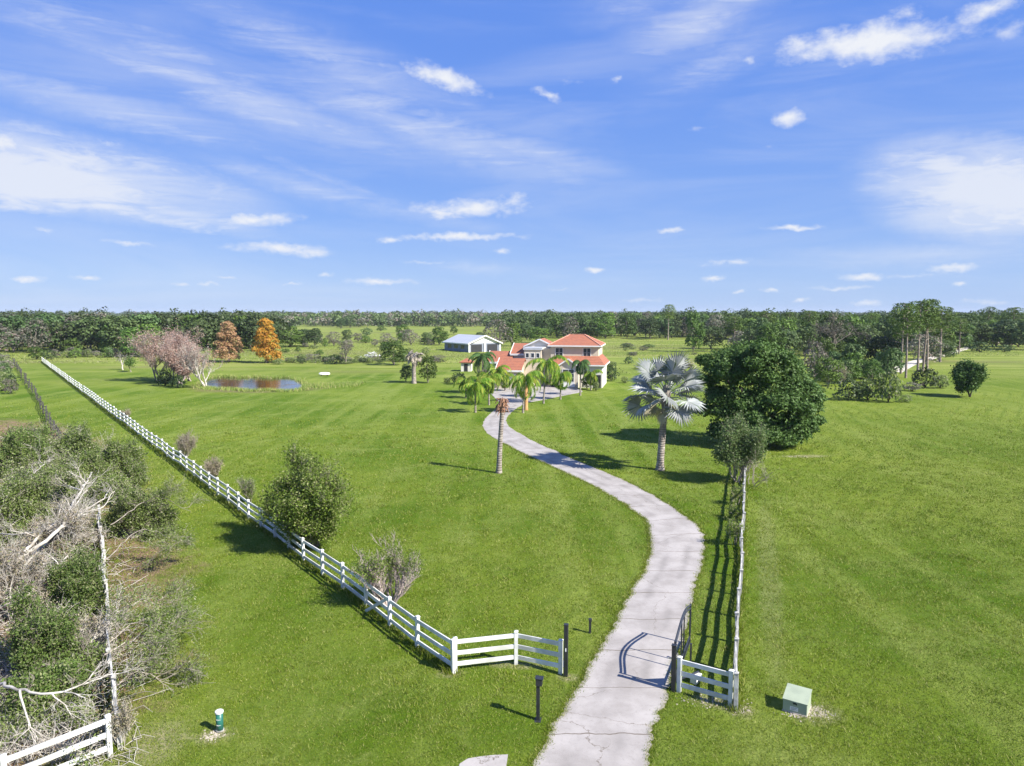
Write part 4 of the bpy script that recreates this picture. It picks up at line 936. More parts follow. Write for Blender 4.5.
# --- right-centre wood behind the field
rl = np.random.default_rng(18)
for i in range(30):
    px = 545+i*7.6+rl.normal()*2; k = 'ogoyogoogy'[i%10]; by = 338+rl.uniform(-2,1)+(max(0,px-690)*.04)
    atpx(PR[k][i % len(PR[k])], px, by, 311+rl.uniform(-2,5), rl.uniform(18,27), 'woodland tree along the edge of the field right of the house', 'tree', 'wood edge behind the right field')
rc = [('g',693,352,311,20,'tall mid-green tree standing forward of the wood, above the silver palm'),('o',711,349,323,26,'dark spreading oak left of the bright pine'),('p',734,352,315,34,'bright green pine above the big dark oak'),('y',741,355,330,26,'grey moss-hung oak just behind the big dark oak'),
 ('p',768,352,310,34,'pine behind the left of the pine clump, over the dark oak'),('g',784,352,314,30,'yellow-green tree behind the big dark oak'),('p',806,350,309,34,'flat-topped green pine behind the bare spreading tree'),('g',826,350,313,30,'bright green tree behind the bare spreading tree'),
 ('g',850,352,315,34,'bright green tree right of the bare spreading tree'),('g',872,352,316,30,'fresh green tree left of the pine clump'),('o',853,378,339,22,'very dark upright bush in front of the bare spreading tree'),('o',883,370,333,34,'broad dark grey-green oak left of the pine clump'),
 ('y',816,384,337,26,'grey twiggy tree right of the big dark oak'),('g',828,386,354,26,'green bushy tree right of the big dark oak'),('o',872,352,338,22,'low dark tree behind the shrubs left of the pines'),('y',925,364,333,30,'grey-green tree behind the pine trunks'),('o',938,360,336,26,'dark tree right of the pine trunks'),
 ('g',958,350,318,26,'grey-green oak right of the pine clump'),('o',975,346,320,28,'dark oak beyond the far end of the white track'),('y',992,347,322,24,'grey oak beyond the right field'),('o',1008,349,316,30,'dark tree with hanging moss beyond the right field'),('o',1026,350,314,30,'dark tree at the right edge beyond the field'),
 ('p',985,345,306,26,'tall flat-topped pine rising over the right wood'),('p',1012,345,306,30,'tall rounded pine rising over the far right wood'),('p',668,340,303,22,'tall dark pine rising over the wood right of the house')]
for i, (k, px, by, ty, wp, lb) in enumerate(rc): atpx(PR[k][i % len(PR[k])], px, by, ty, wp*1.1, lb, 'tree')
rsx = [(0,848,400,378,34,'dark dense shrub at the left of the shrub row by the right field'),(3,868,400,376,32,'mid shrub with pale leaves in the shrub row by the right field'),(3,888,402,368,30,'tall bushy shrub at the right end of the shrub row'),(1,862,396,384,16,'light green shrub before the shrub row'),
 (0,925,388,366,26,'green shrub under the pine trunks'),(3,940,388,374,20,'pale leafy shrub right of the pine trunks'),(2,912,391,382,18,'greyish low shrub at the foot of the pines'),(0,980,352,341,22,'wide dark bush at the far end of the white track'),(0,1004,352,344,16,'low dark bush beyond the right field'),
 (0,950,357,346,16,'round dark shrub beside the white track'),(1,818,397,384,14,'bright green shrub between the big oak and the shrub row'),(2,838,380,364,14,'grey dead palmetto clump right of the big oak'),(3,760,345,334,26,'scrub behind the big dark oak'),(3,905,402,394,16,'low weeds at the right end of the shrub row')]
for k, px, by, ty, wp, lb in rsx: atpx(SH[k], px, by, ty, wp, lb, 'shrub')
xr = np.random.default_rng(44)
for i in range(34):
    px = 742+i*8.3+xr.normal()*3
    if 975 < px: by = 347
    else: by = xr.uniform(347,357)
    k = 'googgopogo'[i%10]; atpx(PR[k][i % len(PR[k])], px, by, by-xr.uniform(28,40) if px < 880 else 318+xr.uniform(-4,5), xr.uniform(24,34), 'woodland tree in the belt behind the big dark oak and the right field', 'tree', 'tree belt behind the right field')
for i in range(16):
    px = 815+i*5.2+xr.normal()*3; by = xr.uniform(366,383); atpx((FO[0],FG[1],FG[0],SH[0],FO[2])[i%5], px, by, by-xr.uniform(18,34), xr.uniform(18,28), 'mixed dark tree in the grove between the big oak and the pines', 'tree', 'grove between the big oak and the pines')
for i in range(40):
    px = xr.uniform(262,470); by = xr.uniform(334,364); atpx((SH[0],SH[2],SH[3],SH[1],FY[1])[i%5], px, by, by-xr.uniform(3,9), xr.uniform(6,15), 'low scrub bush scattered over the pasture beyond the pond', 'shrub', 'bushes scattered over the middle pasture')
for i in range(34):
    px = 276+i*5.0+xr.normal()*3; by = 364+xr.uniform(-3,1)-(px-276)*.015; atpx((SH[0],SH[3],SH[2])[i%3], px, by, by-xr.uniform(3,7), xr.uniform(9,18), 'low brown-green scrub along the pasture edge behind the pond', 'shrub', 'scrub line at the pasture edge')
for i in range(16):
    px = xr.uniform(612,700); by = xr.uniform(346,368); atpx((SH[0],SH[3],SH[2])[i%3], px, by, by-xr.uniform(2,5), xr.uniform(6,14), 'low weedy bush in the field between the house and the silver palm', 'shrub', 'weedy bushes in the right field')
# pine clump
for i, (px, by, ty, lb) in enumerate([(900.7,373.6,300,'leftmost pine of the clump by the white track'),(905.7,378,303,'pine with a broken side branch, second from left in the clump'),(917.6,371.6,298,'thin pine in the middle of the clump'),(923,371,296,'tallest pine in the clump by the white track'),(927,368.6,300,'rightmost pine of the clump by the white track'),(940,362,305,'smaller leaning pine just right of the clump')]):
    atpx(FP[i % 3], px, by, ty, 46, lb, 'pine tree')
# bare spreading tree
def bare_tree(name, seed, loc, h, spread, mat, label, lv=3, nsub=5, r=.3, sp=.9, leafm=None, leaf=0, per=3, lsize=.3, lspread=.35, stems=1, ht0=.35, up=.18, cat='tree'):
    rng = np.random.default_rng(seed); root = empty(name, (loc[0], loc[1], 0)); tag(root, label, cat); tb = []; tips = []
    for s in range(stems):
        a = rng.random()*6.28; ls = .25 if stems > 1 else .05
        grow(rng, (rng.normal()*.12*stems*.5, rng.normal()*.12*stems*.5, -.1), (math.cos(a)*ls*1.6, math.sin(a)*ls*1.6, 1), h*.62, r/ (stems**.5), lv, tb, tips, sp, nsub, up, .14, .60, ht0)
    V, F = join_tubes(tb)
    mx = np.abs(V[:,:2]).max(); 
    obj('branches', npmesh('branches', V, F), mat, root)
    if leaf:
        T = np.array(tips); k = rng.random(len(T)) < leaf
        V, F = tip_leaves(rng, T[k], per, lspread, lsize); obj('foliage', npmesh('foliage', V, F), leafm, root)
    # scale so height matches
    top = max(t[2] for t in tips); wx = np.percentile(np.abs(np.array(tips)[:,:2]), 97)
    s = h/top; root.scale = (spread/wx, spread/wx, s)
    return root
X, Y = G(834,368); bare_tree('bare_tree', 3, (X,Y), HT(311,Y), 5.6, 'bark_grey', 'bare flat-topped spreading tree with a visible trunk, right of the big dark oak', 3, 6, .35, 1.1, 'far_grey', .7, 4, .4, .4, ht0=.55)
X, Y = G(345.5,364); bare_tree('thin_tree', 4, (X,Y), HT(338,Y), 2.4, 'twig_grey', 'spindly half-bare tree in the pasture beyond the pond', 3, 5, .18, .7, 'far_grey', .8, 3, .3, .35)
# cypresses
def cypress(seed, px, by, ty, wp, mat, label):
    rng = np.random.default_rng(seed); X, Y = G(px, by); d = depth(X,Y); h = HT(ty,Y); w = wp/CAM_F*d; root = empty('cypress_tree', (X,Y,0)); tag(root, label, 'cypress tree'); L = []
    for i in range(95):
        t = rng.random()**.9; z = .8+(h-1.6)*t; rr_ = w*.5*(1-.72*t**1.6)*rng.uniform(.2,.85); a = rng.random()*6.28; q = rng.uniform(.9,1.4)*(1.15-.4*t)
        L.append((rr_*math.cos(a), rr_*math.sin(a), z, q, q, q*.8))
    V, F = crown(rng, np.array(L), 17000, .42, .6, .6); obj('crown', npmesh('crown', V, F), mat, root)
    V, F = tube([(0,0,-.1),(0,0,h*.3),(0,0,h*.9)], [.4,.28,.06], 7); obj('trunk', npmesh('trunk', V, F), 'bark_grey', root)
cypress(1, 229,362,320,30,'cypress_rust','rusty pinkish-brown cypress behind the pond'); cypress(2, 267,363,317,31,'cypress_orange','golden orange cypress right of the rusty one by the pond')
# pinkish bare trees by the pond
for i, (px, by, ty, wp, lf_, lb) in enumerate([(158,381,320,32,.45,'grey bare-topped tree at the left back of the pinkish clump by the pond'),(172,383,328,30,.9,'pinkish dense tree in the middle of the clump by the pond'),(190,381,332,26,.5,'pale pink tree behind the right of the clump by the pond'),
      (205,388,337,28,.12,'bare whitish tree with a pale trunk foot at the pond edge'),(180,385,345,24,.8,'low pinkish tree at the front of the clump by the pond')]):
    X, Y = G(px, by); d = depth(X,Y); bare_tree('pink_tree', 40+i, (X,Y), HT(ty,Y), wp*.78/CAM_F*d, 'twig_mauve' if i != 3 else 'bark_white', lb, 4, 5, .28, .75, 'pink_bloom', lf_, 3, .26, .3, stems=3, ht0=.2, up=.3)
atpx(SH[0], 165,386,368,20,'dark green bush at the foot of the pinkish trees','shrub'); atpx(SH[0], 178,388,374,16,'small dark bush in front of the pinkish trees','shrub')
X, Y = G(123,370); bare_tree('thin_tree', 60, (X,Y), HT(352,Y), 1.9, 'bark_white', 'slim pale tree on the far left lawn before the wood', 3, 4, .12, .7, 'far_grey', .5, 2, .25, .3)
X, Y = G(131,372); bare_tree('thin_tree', 61, (X,Y), HT(357,Y), 1.3, 'twig_grey', 'small leafy sapling on the far left lawn right of the slim pale tree', 3, 4, .08, .7, 'far_green', 1, 4, .25, .25)
# white scrap in the pasture, upturned boat by the pond, white tank among shrubs
X, Y = G(324.5,376); o = empty('upturned_boat', (X,Y,0), R(10)); tag(o, 'small white upturned dinghy on the grass right of the pond', 'boat')
b = MB(); n = 9; V = []; F = []
for i in range(n):
    t = -1+2*i/(n-1); w_ = .55*(1-abs(t)**3*.8)
    for a in (0,.25,.5,.75,1): V.append((t*1.1, w_*math.cos(math.pi*a), .35+.42*math.sin(math.pi*a)*(1-abs(t)**4*.4)))
for i in range(n-1):
    for k in range(4): F.append((i*5+k,i*5+k+1,i*5+k+6,i*5+k+5))
F += [(4,3,2,1,0), tuple((n-1)*5+k for k in range(5))]; b.add(V, F); b.build('hull', 'white_paint', o)
for x in (-.6,.6): MB().box(x-.06,x+.06,-.45,.45,0,.36).build('trestle', 'bark_dark', o)
def heap(px, by, w, h, mat, name, label, cat, n=40, seed=1):
    rng = np.random.default_rng(seed); X, Y = G(px, by); o = empty(name, (X,Y,0)); tag(o, label, cat); b = MB()
    for i in range(n):
        x, y = rng.normal(size=2)*w*.26; z = h*rng.random()*max(.1,1-abs(x)/w*1.6); a = rng.random()*3.14; l = rng.uniform(.3,.9)*w*.2
        b.bar((x-math.cos(a)*l, y-math.sin(a)*l, z), (x+math.cos(a)*l, y+math.sin(a)*l, z+rng.normal()*.15*h), rng.uniform(.1,.3)*w*.25, .05)
    b.build('pieces', mat, o)
heap(371,357.5,5.5,1.6,'white_scrap','scrap_heap','heap of white sheeting lying in the pasture beyond the pond','scrap heap',50,2)
heap(690.5,368,2.6,2.2,'old_frond','debris_pile','pile of dry yellow palm debris behind the silver palm','debris pile',60,3)
heap(877,375,2.6,1.7,'white_scrap','scrap_heap','white sheet caught among the shrubs left of the pines','scrap heap',18,4)
heap(846,380.5,1.6,.8,'white_scrap','scrap_heap','small white scrap in the shrubs below the dark upright bush','scrap heap',10,5)

# --- far woods as stuff (too many to count)
def wood(name, pts, seed, mat, label, size=1.6, per=170, h=(9,13), w=(7,11), split=None):
    rng = np.random.default_rng(seed); Vs = []; 
    C = []; Nn = []; S = []
    for X, Y in pts:
        hh = rng.uniform(*h)*(1.0 if rng.random() > .10 else rng.uniform(1.08,1.30)); ww = rng.uniform(*w); nl = 5
        for j in range(nl):
            a = rng.random()*6.28; q = rng.uniform(0,.36)*ww; r = ww*rng.uniform(.24,.36); z = hh*rng.uniform(.35,.72) if j else hh*.72
            m_ = per//nl; d = sph(rng, m_); d[:,2] = np.abs(d[:,2])*1.0-.25; rad = np.array((r,r,hh*.28))
            C.append(np.array((X+q*math.cos(a), Y+q*math.sin(a), z))+d*rad*rng.uniform(.8,1.05,(m_,1))); Nn.append(d+rng.normal(size=(m_,3))*.5+(0,0,.3))
        m_ = per//6; C.append(np.stack([X+rng.normal(size=m_)*ww*.3, Y+rng.normal(size=m_)*ww*.3, rng.random(m_)*hh*.4], 1)); Nn.append(sph(rng, m_))
    C = np.concatenate(C); Nn = np.concatenate(Nn); V, F = leaves(C, Nn, size*rng.uniform(.6,1.3,len(C)), .75, rng)
    return tag(obj(name, npmesh(name, V, F), mat), label, 'wood', kind='stuff')
def band(rng, n, px0, px1, y0, y1):
    out = []
    for i in range(n):
        px = rng.uniform(px0,px1); Y = rng.uniform(y0,y1); out.append(((px-512)/CAM_F*Y*1.01, Y))
    return out
rw_ = np.random.default_rng(50)
wood('far_wood', band(rw_,420,-160,285,235,360), 51, 'far_oak', 'deep dark green wood behind the left lawn', 1.0, 170, (10,13.8), (8,12))
wood('far_wood', band(rw_,60,-160,285,240,360), 52, 'far_grey', 'grey leafless crowns scattered through the left wood', .8, 150, (11,14.2), (7,10))
wood('far_wood', band(rw_,650,230,560,640,980), 53, 'far_oak', 'distant dark tree line across the pasture in the centre', 2.0, 110, (8,13.5), (10,15))
wood('far_wood', band(rw_,220,230,560,620,960), 54, 'far_grey', 'greyish crowns in the distant tree line across the pasture', 1.7, 90, (9,14), (9,13))
wood('far_wood', band(rw_,420,500,760,370,560), 55, 'far_oak', 'thick dark wood behind the field right of the house', 1.2, 150, (10,14), (8,12))
wood('far_wood', band(rw_,90,500,900,365,560), 56, 'far_green', 'fresh green crowns among the wood right of the house', 1.1, 150, (10,14.5), (8,12))
wood('far_wood', band(rw_,520,740,1180,300,520), 57, 'far_green', 'green wood beyond the right field and the pines', 1.1, 150, (9,14), (8,12))
wood('far_wood', band(rw_,260,740,1180,300,520), 58, 'far_oak', 'dark oaks scattered through the wood beyond the right field', 1.1, 150, (9,14), (8,12))
wood('far_wood', band(rw_,900,-200,1250,1000,2600), 59, 'far_oak', 'farthest line of woods along the horizon', 3.6, 60, (10,17), (20,40))
# reeds
pa = np.array(pond); c_ = pa.mean(0); rp = np.random.default_rng(61)
k = rp.integers(0, len(pa), 5200); Q = pa[k]+(pa[k]-c_)/np.linalg.norm(pa[k]-c_, axis=1, keepdims=True)*np.abs(rp.normal(size=(5200,1)))*.7+rp.normal(size=(5200,2))*.25
Q2 = np.stack([rp.uniform(-36,-27,3600), rp.normal(size=3600)*2.0+124-0], 1); Q2[:,1] += (Q2[:,0]+36)*.3
Q = np.concatenate([Q, Q2]); V, F = blades(Q, .55*np.ones(len(Q)), .08, rp, .4)
tag(obj('reeds', npmesh('reeds', V, F), 'reed'), 'green and straw-coloured reeds round the pond', 'reeds', kind='stuff')
# rough pasture tussocks
nn_ = 110000; Yp = 150*(420/150)**rp.random(nn_); Xp = rp.uniform(-.75,.8,nn_)*Yp; Q = np.stack([Xp,Yp],1)
lawn = (Xp < 2) & (Yp < 180) | ((Xp > -5) & (Xp < 22) & (Yp < 150)); lawn |= (Xp > 25) & (Yp < 210); Q = Q[~lawn]
V, F = blades(Q, .22*np.ones(len(Q)), .20, rp, .9); tag(obj('pasture_grass', npmesh('pasture_grass', V, F), 'heath'), 'rough tussocky grass covering the far pastures', 'grass', kind='stuff')

# ------------------------------------------------------------------ the big dark oak & small tree on the fence
rng = np.random.default_rng(71); X, Y = G(760,448); Y += 2; X = (757-512)/CAM_F*(Y+1.3)
root = empty('oak_tree', (X,Y,0)); tag(root, 'huge dense dark green oak with foliage down to the grass, right of the silver palm', 'oak tree')
hh = 9.6; L = [(-1.6,0,5.4,3.2,3.4,3.4),(1.4,0,5.0,3.6,3.8,4.0),(-3.2,-.3,6.4,2.2,2.4,2.3),(3.2,-.5,4.2,2.4,2.6,3.0),(-.2,-1.5,7.0,2.8,2.6,2.4),(1.0,-2.2,3.4,3.2,2.4,3.0),(-2.0,-1.8,3.0,2.2,2.0,2.4),(3.6,-1,2.4,1.9,2,2.3),(-3.6,-.6,3.2,1.7,1.8,2.4),(2.2,-2.4,1.6,2.2,1.6,1.6),(-1,-2.6,1.7,2.2,1.6,1.6),(4.6,-.4,3.6,1.6,1.6,2),(-.6,1.6,6.9,3.0,2.6,2.4)]
L2 = []
for l in L:
    for i in range(12):
        d = sph(rng,1)[0]; d[2] = abs(d[2])*1.2-.3; q = rng.uniform(.55,.95); s = rng.uniform(.7,1.25); L2.append((l[0]+d[0]*l[3]*q*1.12, l[1]+d[1]*l[4]*q*1.12, max(.9, l[2]+d[2]*l[5]*q*1.08), s*.85, s*.85, s*.62))
L2 += [(math.cos(q_)*3.7+.2, math.sin(q_)*3.0-.4, rng.uniform(.7,1.5), 1.15, 1.15, 1.0) for q_ in np.arange(16)*.3927]
L = np.array(L+L2); L[:,:3] *= (1.06,1,1.12); L[:,0] -= .35; V, F = crown(rng, L, 120000, .25, .62, .45, 1.3); V2, F2 = leaves(*(lambda pk, d: (L[pk,:3]+d*L[pk,3:6]*rng.uniform(.2,.75,(26000,1)), d+rng.normal(size=d.shape)*.6))(rng.integers(0,len(L),26000), sph(rng,26000)), .42, .7, rng)
V, F = join_tubes([(V,F),(V2,F2)]); V[:,2] = np.maximum(V[:,2], .03)
obj('crown', npmesh('crown', V, F), 'oak_leaf', root)
tb = [tube([(0,0,-.1),(.1,0,1.5),(.2,.1,3.2)], [.55,.42,.36], 9)]
for l in L[:9]: tb.append(tube([(.1,0,1.2),(l[0]*.5,l[1]*.5,1.2+(l[2]-1.2)*.6),(l[0],l[1],l[2]*.95)], [.28,.2,.08], 6))
V, F = join_tubes(tb); obj('trunk', npmesh('trunk', V, F), 'bark_dark', root)
# small tree at the end of the right fence
def leafy(name, seed, loc, h, w, label, stems=4, lv=4, nsub=4, mat='twig_grey', leafm='olive_leaf', frac=.8, per=8, lsize=.12, lspread=.2, cat='tree', up=.3, sp=.7, r=.14, rz=0, squash=None, ht0=.25, tiltz=(0,0), zmin=0, blk=9, bend=.16, ratio=.62):
    rng = np.random.default_rng(seed); root = empty(name, (loc[0], loc[1], 0), rz); tag(root, label, cat); tb = []; tips = []
    for s in range(stems):
        a = s*6.283/stems+rng.normal()*.3; grow(rng, (math.cos(a)*.08, math.sin(a)*.08, -.05), (math.cos(a)*.42+tiltz[0], math.sin(a)*.42+tiltz[1], 1), h*.55*rng.uniform(.8,1.1), r*rng.uniform(.7,1.1), lv, tb, tips, sp, nsub, up, bend, ratio, ht0)
    T = np.array(tips); k = h/np.percentile(T[:,2], 99.5); kx = w*.5/np.percentile(np.abs(T[:,:2]-T[:,:2].mean(0)*0), 98)
    V, F = join_tubes(tb); V = V*np.array((kx,kx,k)); T = T*np.array((kx,kx,k)); V[:,2] = np.maximum(V[:,2], -.1)
    obj('branches', npmesh('branches', V, F), mat, root)
    if frac > 0:
        # clumped foliage: whole limbs carry leaves or stay bare
        keep = (rng.random(len(T)//blk+1).repeat(blk)[:len(T)] < frac) & (T[:,2] > zmin); T2 = T[keep]
        V, F = tip_leaves(rng, T2, per, lspread, lsize); V[:,2] = np.maximum(V[:,2], .02); obj('foliage', npmesh('foliage', V, F), leafm, root)
    return root
X, Y = G(737,482)
leafy('small_tree', 81, (X,Y), 4.9, 3.3, 'small dark leafy tree with tangled dead stems growing over the end of the white fence', 5, 4, 5, 'twig_grey', 'fence_leaf', .62, 5, .15, .24, r=.09, zmin=1.9, ht0=.3)
b = [] ; rv = np.random.default_rng(82); tb = []; tips = []
for i in range(9): grow(rv, (rv.normal()*.4, rv.normal()*.4, 0), (rv.normal()*.4, rv.normal()*.4, 1), 1.8, .03, 2, tb, tips, .9, 4, .0, .2)
V, F = join_tubes(tb); o = obj('tangled_vines', npmesh('tangled_vines', V, F), 'twig_grey', None, (X+.5,Y-1.0,0)); tag(o, 'tangle of dead grey vine stems under the small dark tree at the fence end', 'vines')
for i, (px, py, hh) in enumerate([(741,505,1.3),(738,545,1.5),(739,520,.9)]):
    X, Y = G(px-4, py); leafy('climbing_weed', 90+i, (X,Y), hh, 1.0, ['thin climbing weed on the right fence just before the small tree','thin climbing weed on the right fence nearest the gate','low climbing weed on the right fence between two others'][i], 3, 3, 4, 'twig_grey', 'olive_leaf', .7, 4, .08, .12, 'weed', r=.02)
# --- trees on the long fence
X, Y = G(316,546); leafy('round_tree', 83, (X,Y), 4.9, 4.6, 'full rounded olive-green tree leaning over the middle of the long white fence', 6, 4, 6, 'twig_grey', 'olive_leaf', .93, 7, .12, .2, r=.10, up=.22, sp=.8, ht0=.12)
X, Y = G(390,606); leafy('bushy_tree', 84, (X,Y), 3.0, 2.7, 'half-dead grey shrub with sparse green tips beside the long white fence near the gate', 8, 4, 4, 'twig_mauve', 'olive_leaf', .75, 3, .08, .16, 'shrub', r=.05, up=.42, sp=.55, ht0=.15, zmin=1.6, blk=30)
for i, (px, by, hh, ww, lb) in enumerate([(186,457,2.3,1.9,'grey leafless weed clump on the long fence, farthest of three in a row'),(214,479,1.7,1.3,'grey dry weed clump on the long fence, middle of three in a row'),(250,502,1.7,1.2,'pale green weed clump on the long fence, nearest of three in a row'),(126,420,1.3,1.0,'tiny dark weed clump on the far part of the long fence')]):
    X, Y = G(px, by); leafy('weed_clump', 95+i, (X,Y), hh, ww, lb, 9, 3, 5, 'twig_grey', 'scrub_leaf' if i == 2 else 'dead_leaf', .5, 3, .08, .1, 'weeds', r=.03, up=.5, sp=.4, ht0=.1)
# --- near left scrub
def atz(px, py, z): return G(px, py, z)
scr = [(8,445,2.6,3.4,5.0,'scrub_leaf','grey-green scrub tree at the left frame edge behind the dead tree',.85),(40,445,2.4,3.3,5.0,'scrub_bright','bright leafy scrub tree behind the fallen dead tree',.8),(72,470,2.4,3.2,4.6,'scrub_leaf','olive scrub tree behind the upper fallen limbs',.8),
 (112,462,2.2,3.3,3.3,'scrub_leaf','feathery scrub tree at the right of the thicket above the fence post',.8),(132,508,1.8,2.8,2.8,'scrub_leaf','feathery scrub tree arching over the grass lane right of the overgrown fence',.5),
 (15,500,2.2,3.6,4.0,'scrub_leaf','thick scrub at the left frame edge level with the fallen limbs',.7),(60,530,1.8,2.8,3.6,'dead_leaf','dry brown scrub under the fallen limbs',.5),(72,592,1.2,2.2,2.2,'scrub_bright','bright green bush beside the overgrown fence below the fallen limbs',.6),
 (15,640,1.8,2.8,2.4,'scrub_bright','bright green bush at the left frame edge above the curved limb',.6),(65,640,1.2,2.2,2.6,'dead_leaf','leafless grey thicket in the middle of the brown soil',.35),
 (80,655,.8,1.6,1.7,'scrub_leaf','small twiggy bush against the overgrown fence near its corner post',.2),(40,690,.7,1.3,1.8,'scrub_bright','low green bush behind the corner fence',.35),
 (88,440,2.4,3.3,3.8,'scrub_leaf','grey-green scrub tree at the top right of the thicket',.75),(10,570,2.0,3.2,3.4,'dead_leaf','grey bare thicket at the left frame edge under the fallen limbs',.4)]
TL = np.random.default_rng(6)
for i, (px, py, zc, hh, ww, lm, lb, fr) in enumerate(scr):
    X, Y = atz(px, py, zc); d = math.hypot(X, Y)
    leafy('scrub_tree', 200+i, (X,Y), hh*1.05, ww*1.22, lb, 6, 3, 8, 'bark_white' if lm == 'dead_leaf' or i % 3 == 0 else 'twig_grey', lm, fr*(.25 if lm == 'dead_leaf' else 1.0), 9, .06+.0011*d, .13, 'scrub', up=.04, sp=.75, r=.05, ht0=.15, blk=24, bend=.24, ratio=.60, tiltz=(TL.normal()*.5, TL.normal()*.5))
# the fallen dead tree with bleached limbs
def limb(pts, r0, r1, seed, tb, subs=5, L=1.6):
    rng = np.random.default_rng(seed); P = resample(pts, .35); P = P+rng.normal(size=P.shape)*.03; r0 *= .72; tb.append(tube(P, np.linspace(r0,r1*.8,len(P)), 7)); tp_ = []
    for i in range(subs):
        k = int(len(P)*rng.uniform(.25,.95)); d = P[min(k+1,len(P)-1)]-P[k-1]; d /= np.linalg.norm(d); s = rng.normal(size=3); s[2] = abs(s[2])*.6
        grow(rng, P[k], d+s*.7, L*rng.uniform(.6,1.2), r0*.4, 2, tb, tp_, .8, 5, .05, .2, minr=.006)
    return tp_
def P3(px, py, z): x, y = G(px, py, z); return np.array((x, y, z))
o0 = P3(0,690,.8); tb = []
limb([P3(-60,720,.2), P3(0,685,1.3), P3(20,690,1.6), P3(60,692,1.7), P3(95,680,1.5), P3(110,674,1.2)], .09, .02, 1, tb, 5, 1.1)
limb([P3(20,690,1.6), P3(26,715,1.2), P3(38,740,.6)], .05, .02, 2, tb, 3, .9)
V, F = join_tubes(tb); o = obj('fallen_branch', npmesh('fallen_branch', V-np.array((o0[0],o0[1],0)), F), 'bark_white', None, (o0[0],o0[1],0)); tag(o, 'curved bare white branch arching above the corner fence at lower left', 'branch')
tb = []; o0 = P3(30,560,.5)
limb([P3(-10,580,.2), P3(15,562,1.4), P3(45,542,2.0), P3(72,505,2.6), P3(92,472,2.9)], .15, .035, 3, tb, 7, 1.8)
limb([P3(15,562,1.3), P3(60,520,2.2), P3(103,507,2.2)], .12, .04, 4, tb, 6, 1.4)
limb([P3(5,590,.3), P3(40,548,1.6), P3(80,513,2.3), P3(112,495,2.5)], .13, .03, 5, tb, 6, 1.5)
limb([P3(-15,530,.6), P3(30,533,1.8), P3(65,528,2.1)], .08, .03, 6, tb, 5, 1.5)
limb([P3(-10,500,1.2), P3(20,485,2.4), P3(45,462,2.8)], .07, .02, 7, tb, 6, 1.5)
limb([P3(-10,610,.4), P3(20,600,1.2), P3(50,575,1.4), P3(66,556,1.6)], .09, .03, 8, tb, 6, 1.3)
V, F = join_tubes(tb); o = obj('fallen_tree', npmesh('fallen_tree', V-np.array((o0[0],o0[1],0)), F), 'bark_white', None, (o0[0],o0[1],0)); tag(o, 'fallen dead tree with thick bleached white limbs lying through the thicket at left', 'dead tree')
for i, pts in enumerate([[(100,565,1.2),(145,530,1.7),(183,545,1.3)],[(105,645,.9),(140,622,1.2),(164,634,.7)],[(108,692,.6),(140,672,.8),(160,680,.3)],
        [(110,525,1.8),(160,498,2.2),(190,512,1.7)],[(105,655,1.2),(135,640,1.3),(152,652,.8)],[(108,625,1.3),(140,600,1.6),(166,606,1.1)]]):
    tb = []; P_ = [P3(*q) for q in pts]; o0 = P_[0]*np.array((1,1,0)); rb = np.random.default_rng(300+i)
    tp_ = limb(P_, .035, .01, 310+i, tb, 9, 1.05)
    V, F = join_tubes(tb); root = empty('overhanging_branch', tuple(o0)); tag(root, 'feathery leafy branch spreading from the thicket over the grass lane', 'branch', 'branches hanging over the grass lane')
    obj('branch', npmesh('branch', V-o0, F), 'twig_grey', root)
    T = np.array(tp_); T = T[rb.random(len(T)) < .8]; V, F = tip_leaves(rb, T, 5, .11, .09, .42); obj('foliage', npmesh('foliage', V-o0, F), 'scrub_leaf', root)
# undergrowth knitting the thicket together
ru = np.random.default_rng(92); Cs = []; tb = []
for i in range(2000):
    py = 435+335*ru.random()**.8; px = ru.uniform(-15, 94 if py > 500 else 112); X, Y = G(px, py)
    hgt = ru.uniform(.5,1.9) if py < 600 else ru.uniform(.2,.9)
    if py > 560 and ru.random() < .35: continue
    dx, dy = ru.normal(size=2)*.45*hgt; p0 = np.array((X,Y,0)); p2 = p0+np.array((dx,dy,hgt)); p1 = (p0+p2)/2+ru.normal(size=3)*.12*hgt
    tb.append(tube([p0,p1,p2], [.014,.010,.004], 3))
    for k_ in range(3):
        q = p1+(p2-p1)*ru.random(); e = q+ru.normal(size=3)*.28*hgt; e[2] = max(e[2],.05); tb.append(tube([q,(q+e)/2+(0,0,.03),e], [.008,.006,.003], 3))
        if math.sin(X*.9+1.3)*math.sin(Y*.6) > -.25 or py < 520: Cs.append(q); Cs.append(e)
V, F = join_tubes(tb); tag(obj('undergrowth', npmesh('undergrowth', V, F), 'bark_white'), 'pale dead stems of undergrowth filling the thicket at left', 'undergrowth', kind='stuff')
V, F = tip_leaves(ru, Cs, 7, .12, .085, .5); V[:,2] = np.maximum(V[:,2], .02)
tag(obj('undergrowth_leaves', npmesh('undergrowth_leaves', V, F), 'scrub_leaf'), 'small grey-green leaves of the undergrowth in the thicket at left', 'undergrowth', kind='stuff')
# dry litter on the soil
rl2 = np.random.default_rng(91); tb = []
for i in range(1500):
    px = rl2.uniform(-10,135); py = rl2.uniform(470,770); X, Y = G(px,py); a = rl2.random()*6.28; l = rl2.uniform(.2,1.3)
    tb.append(tube([(X,Y,.02),(X+math.cos(a)*l*.5,Y+math.sin(a)*l*.5,.05+rl2.random()*.25),(X+math.cos(a)*l,Y+math.sin(a)*l,.02+rl2.random()*.3)], [.012,.012,.006], 3))
V, F = join_tubes(tb); tag(obj('twig_litter', npmesh('twig_litter', V, F), 'bark_white'), 'dead twigs littering the brown soil at lower left', 'twigs', kind='stuff')
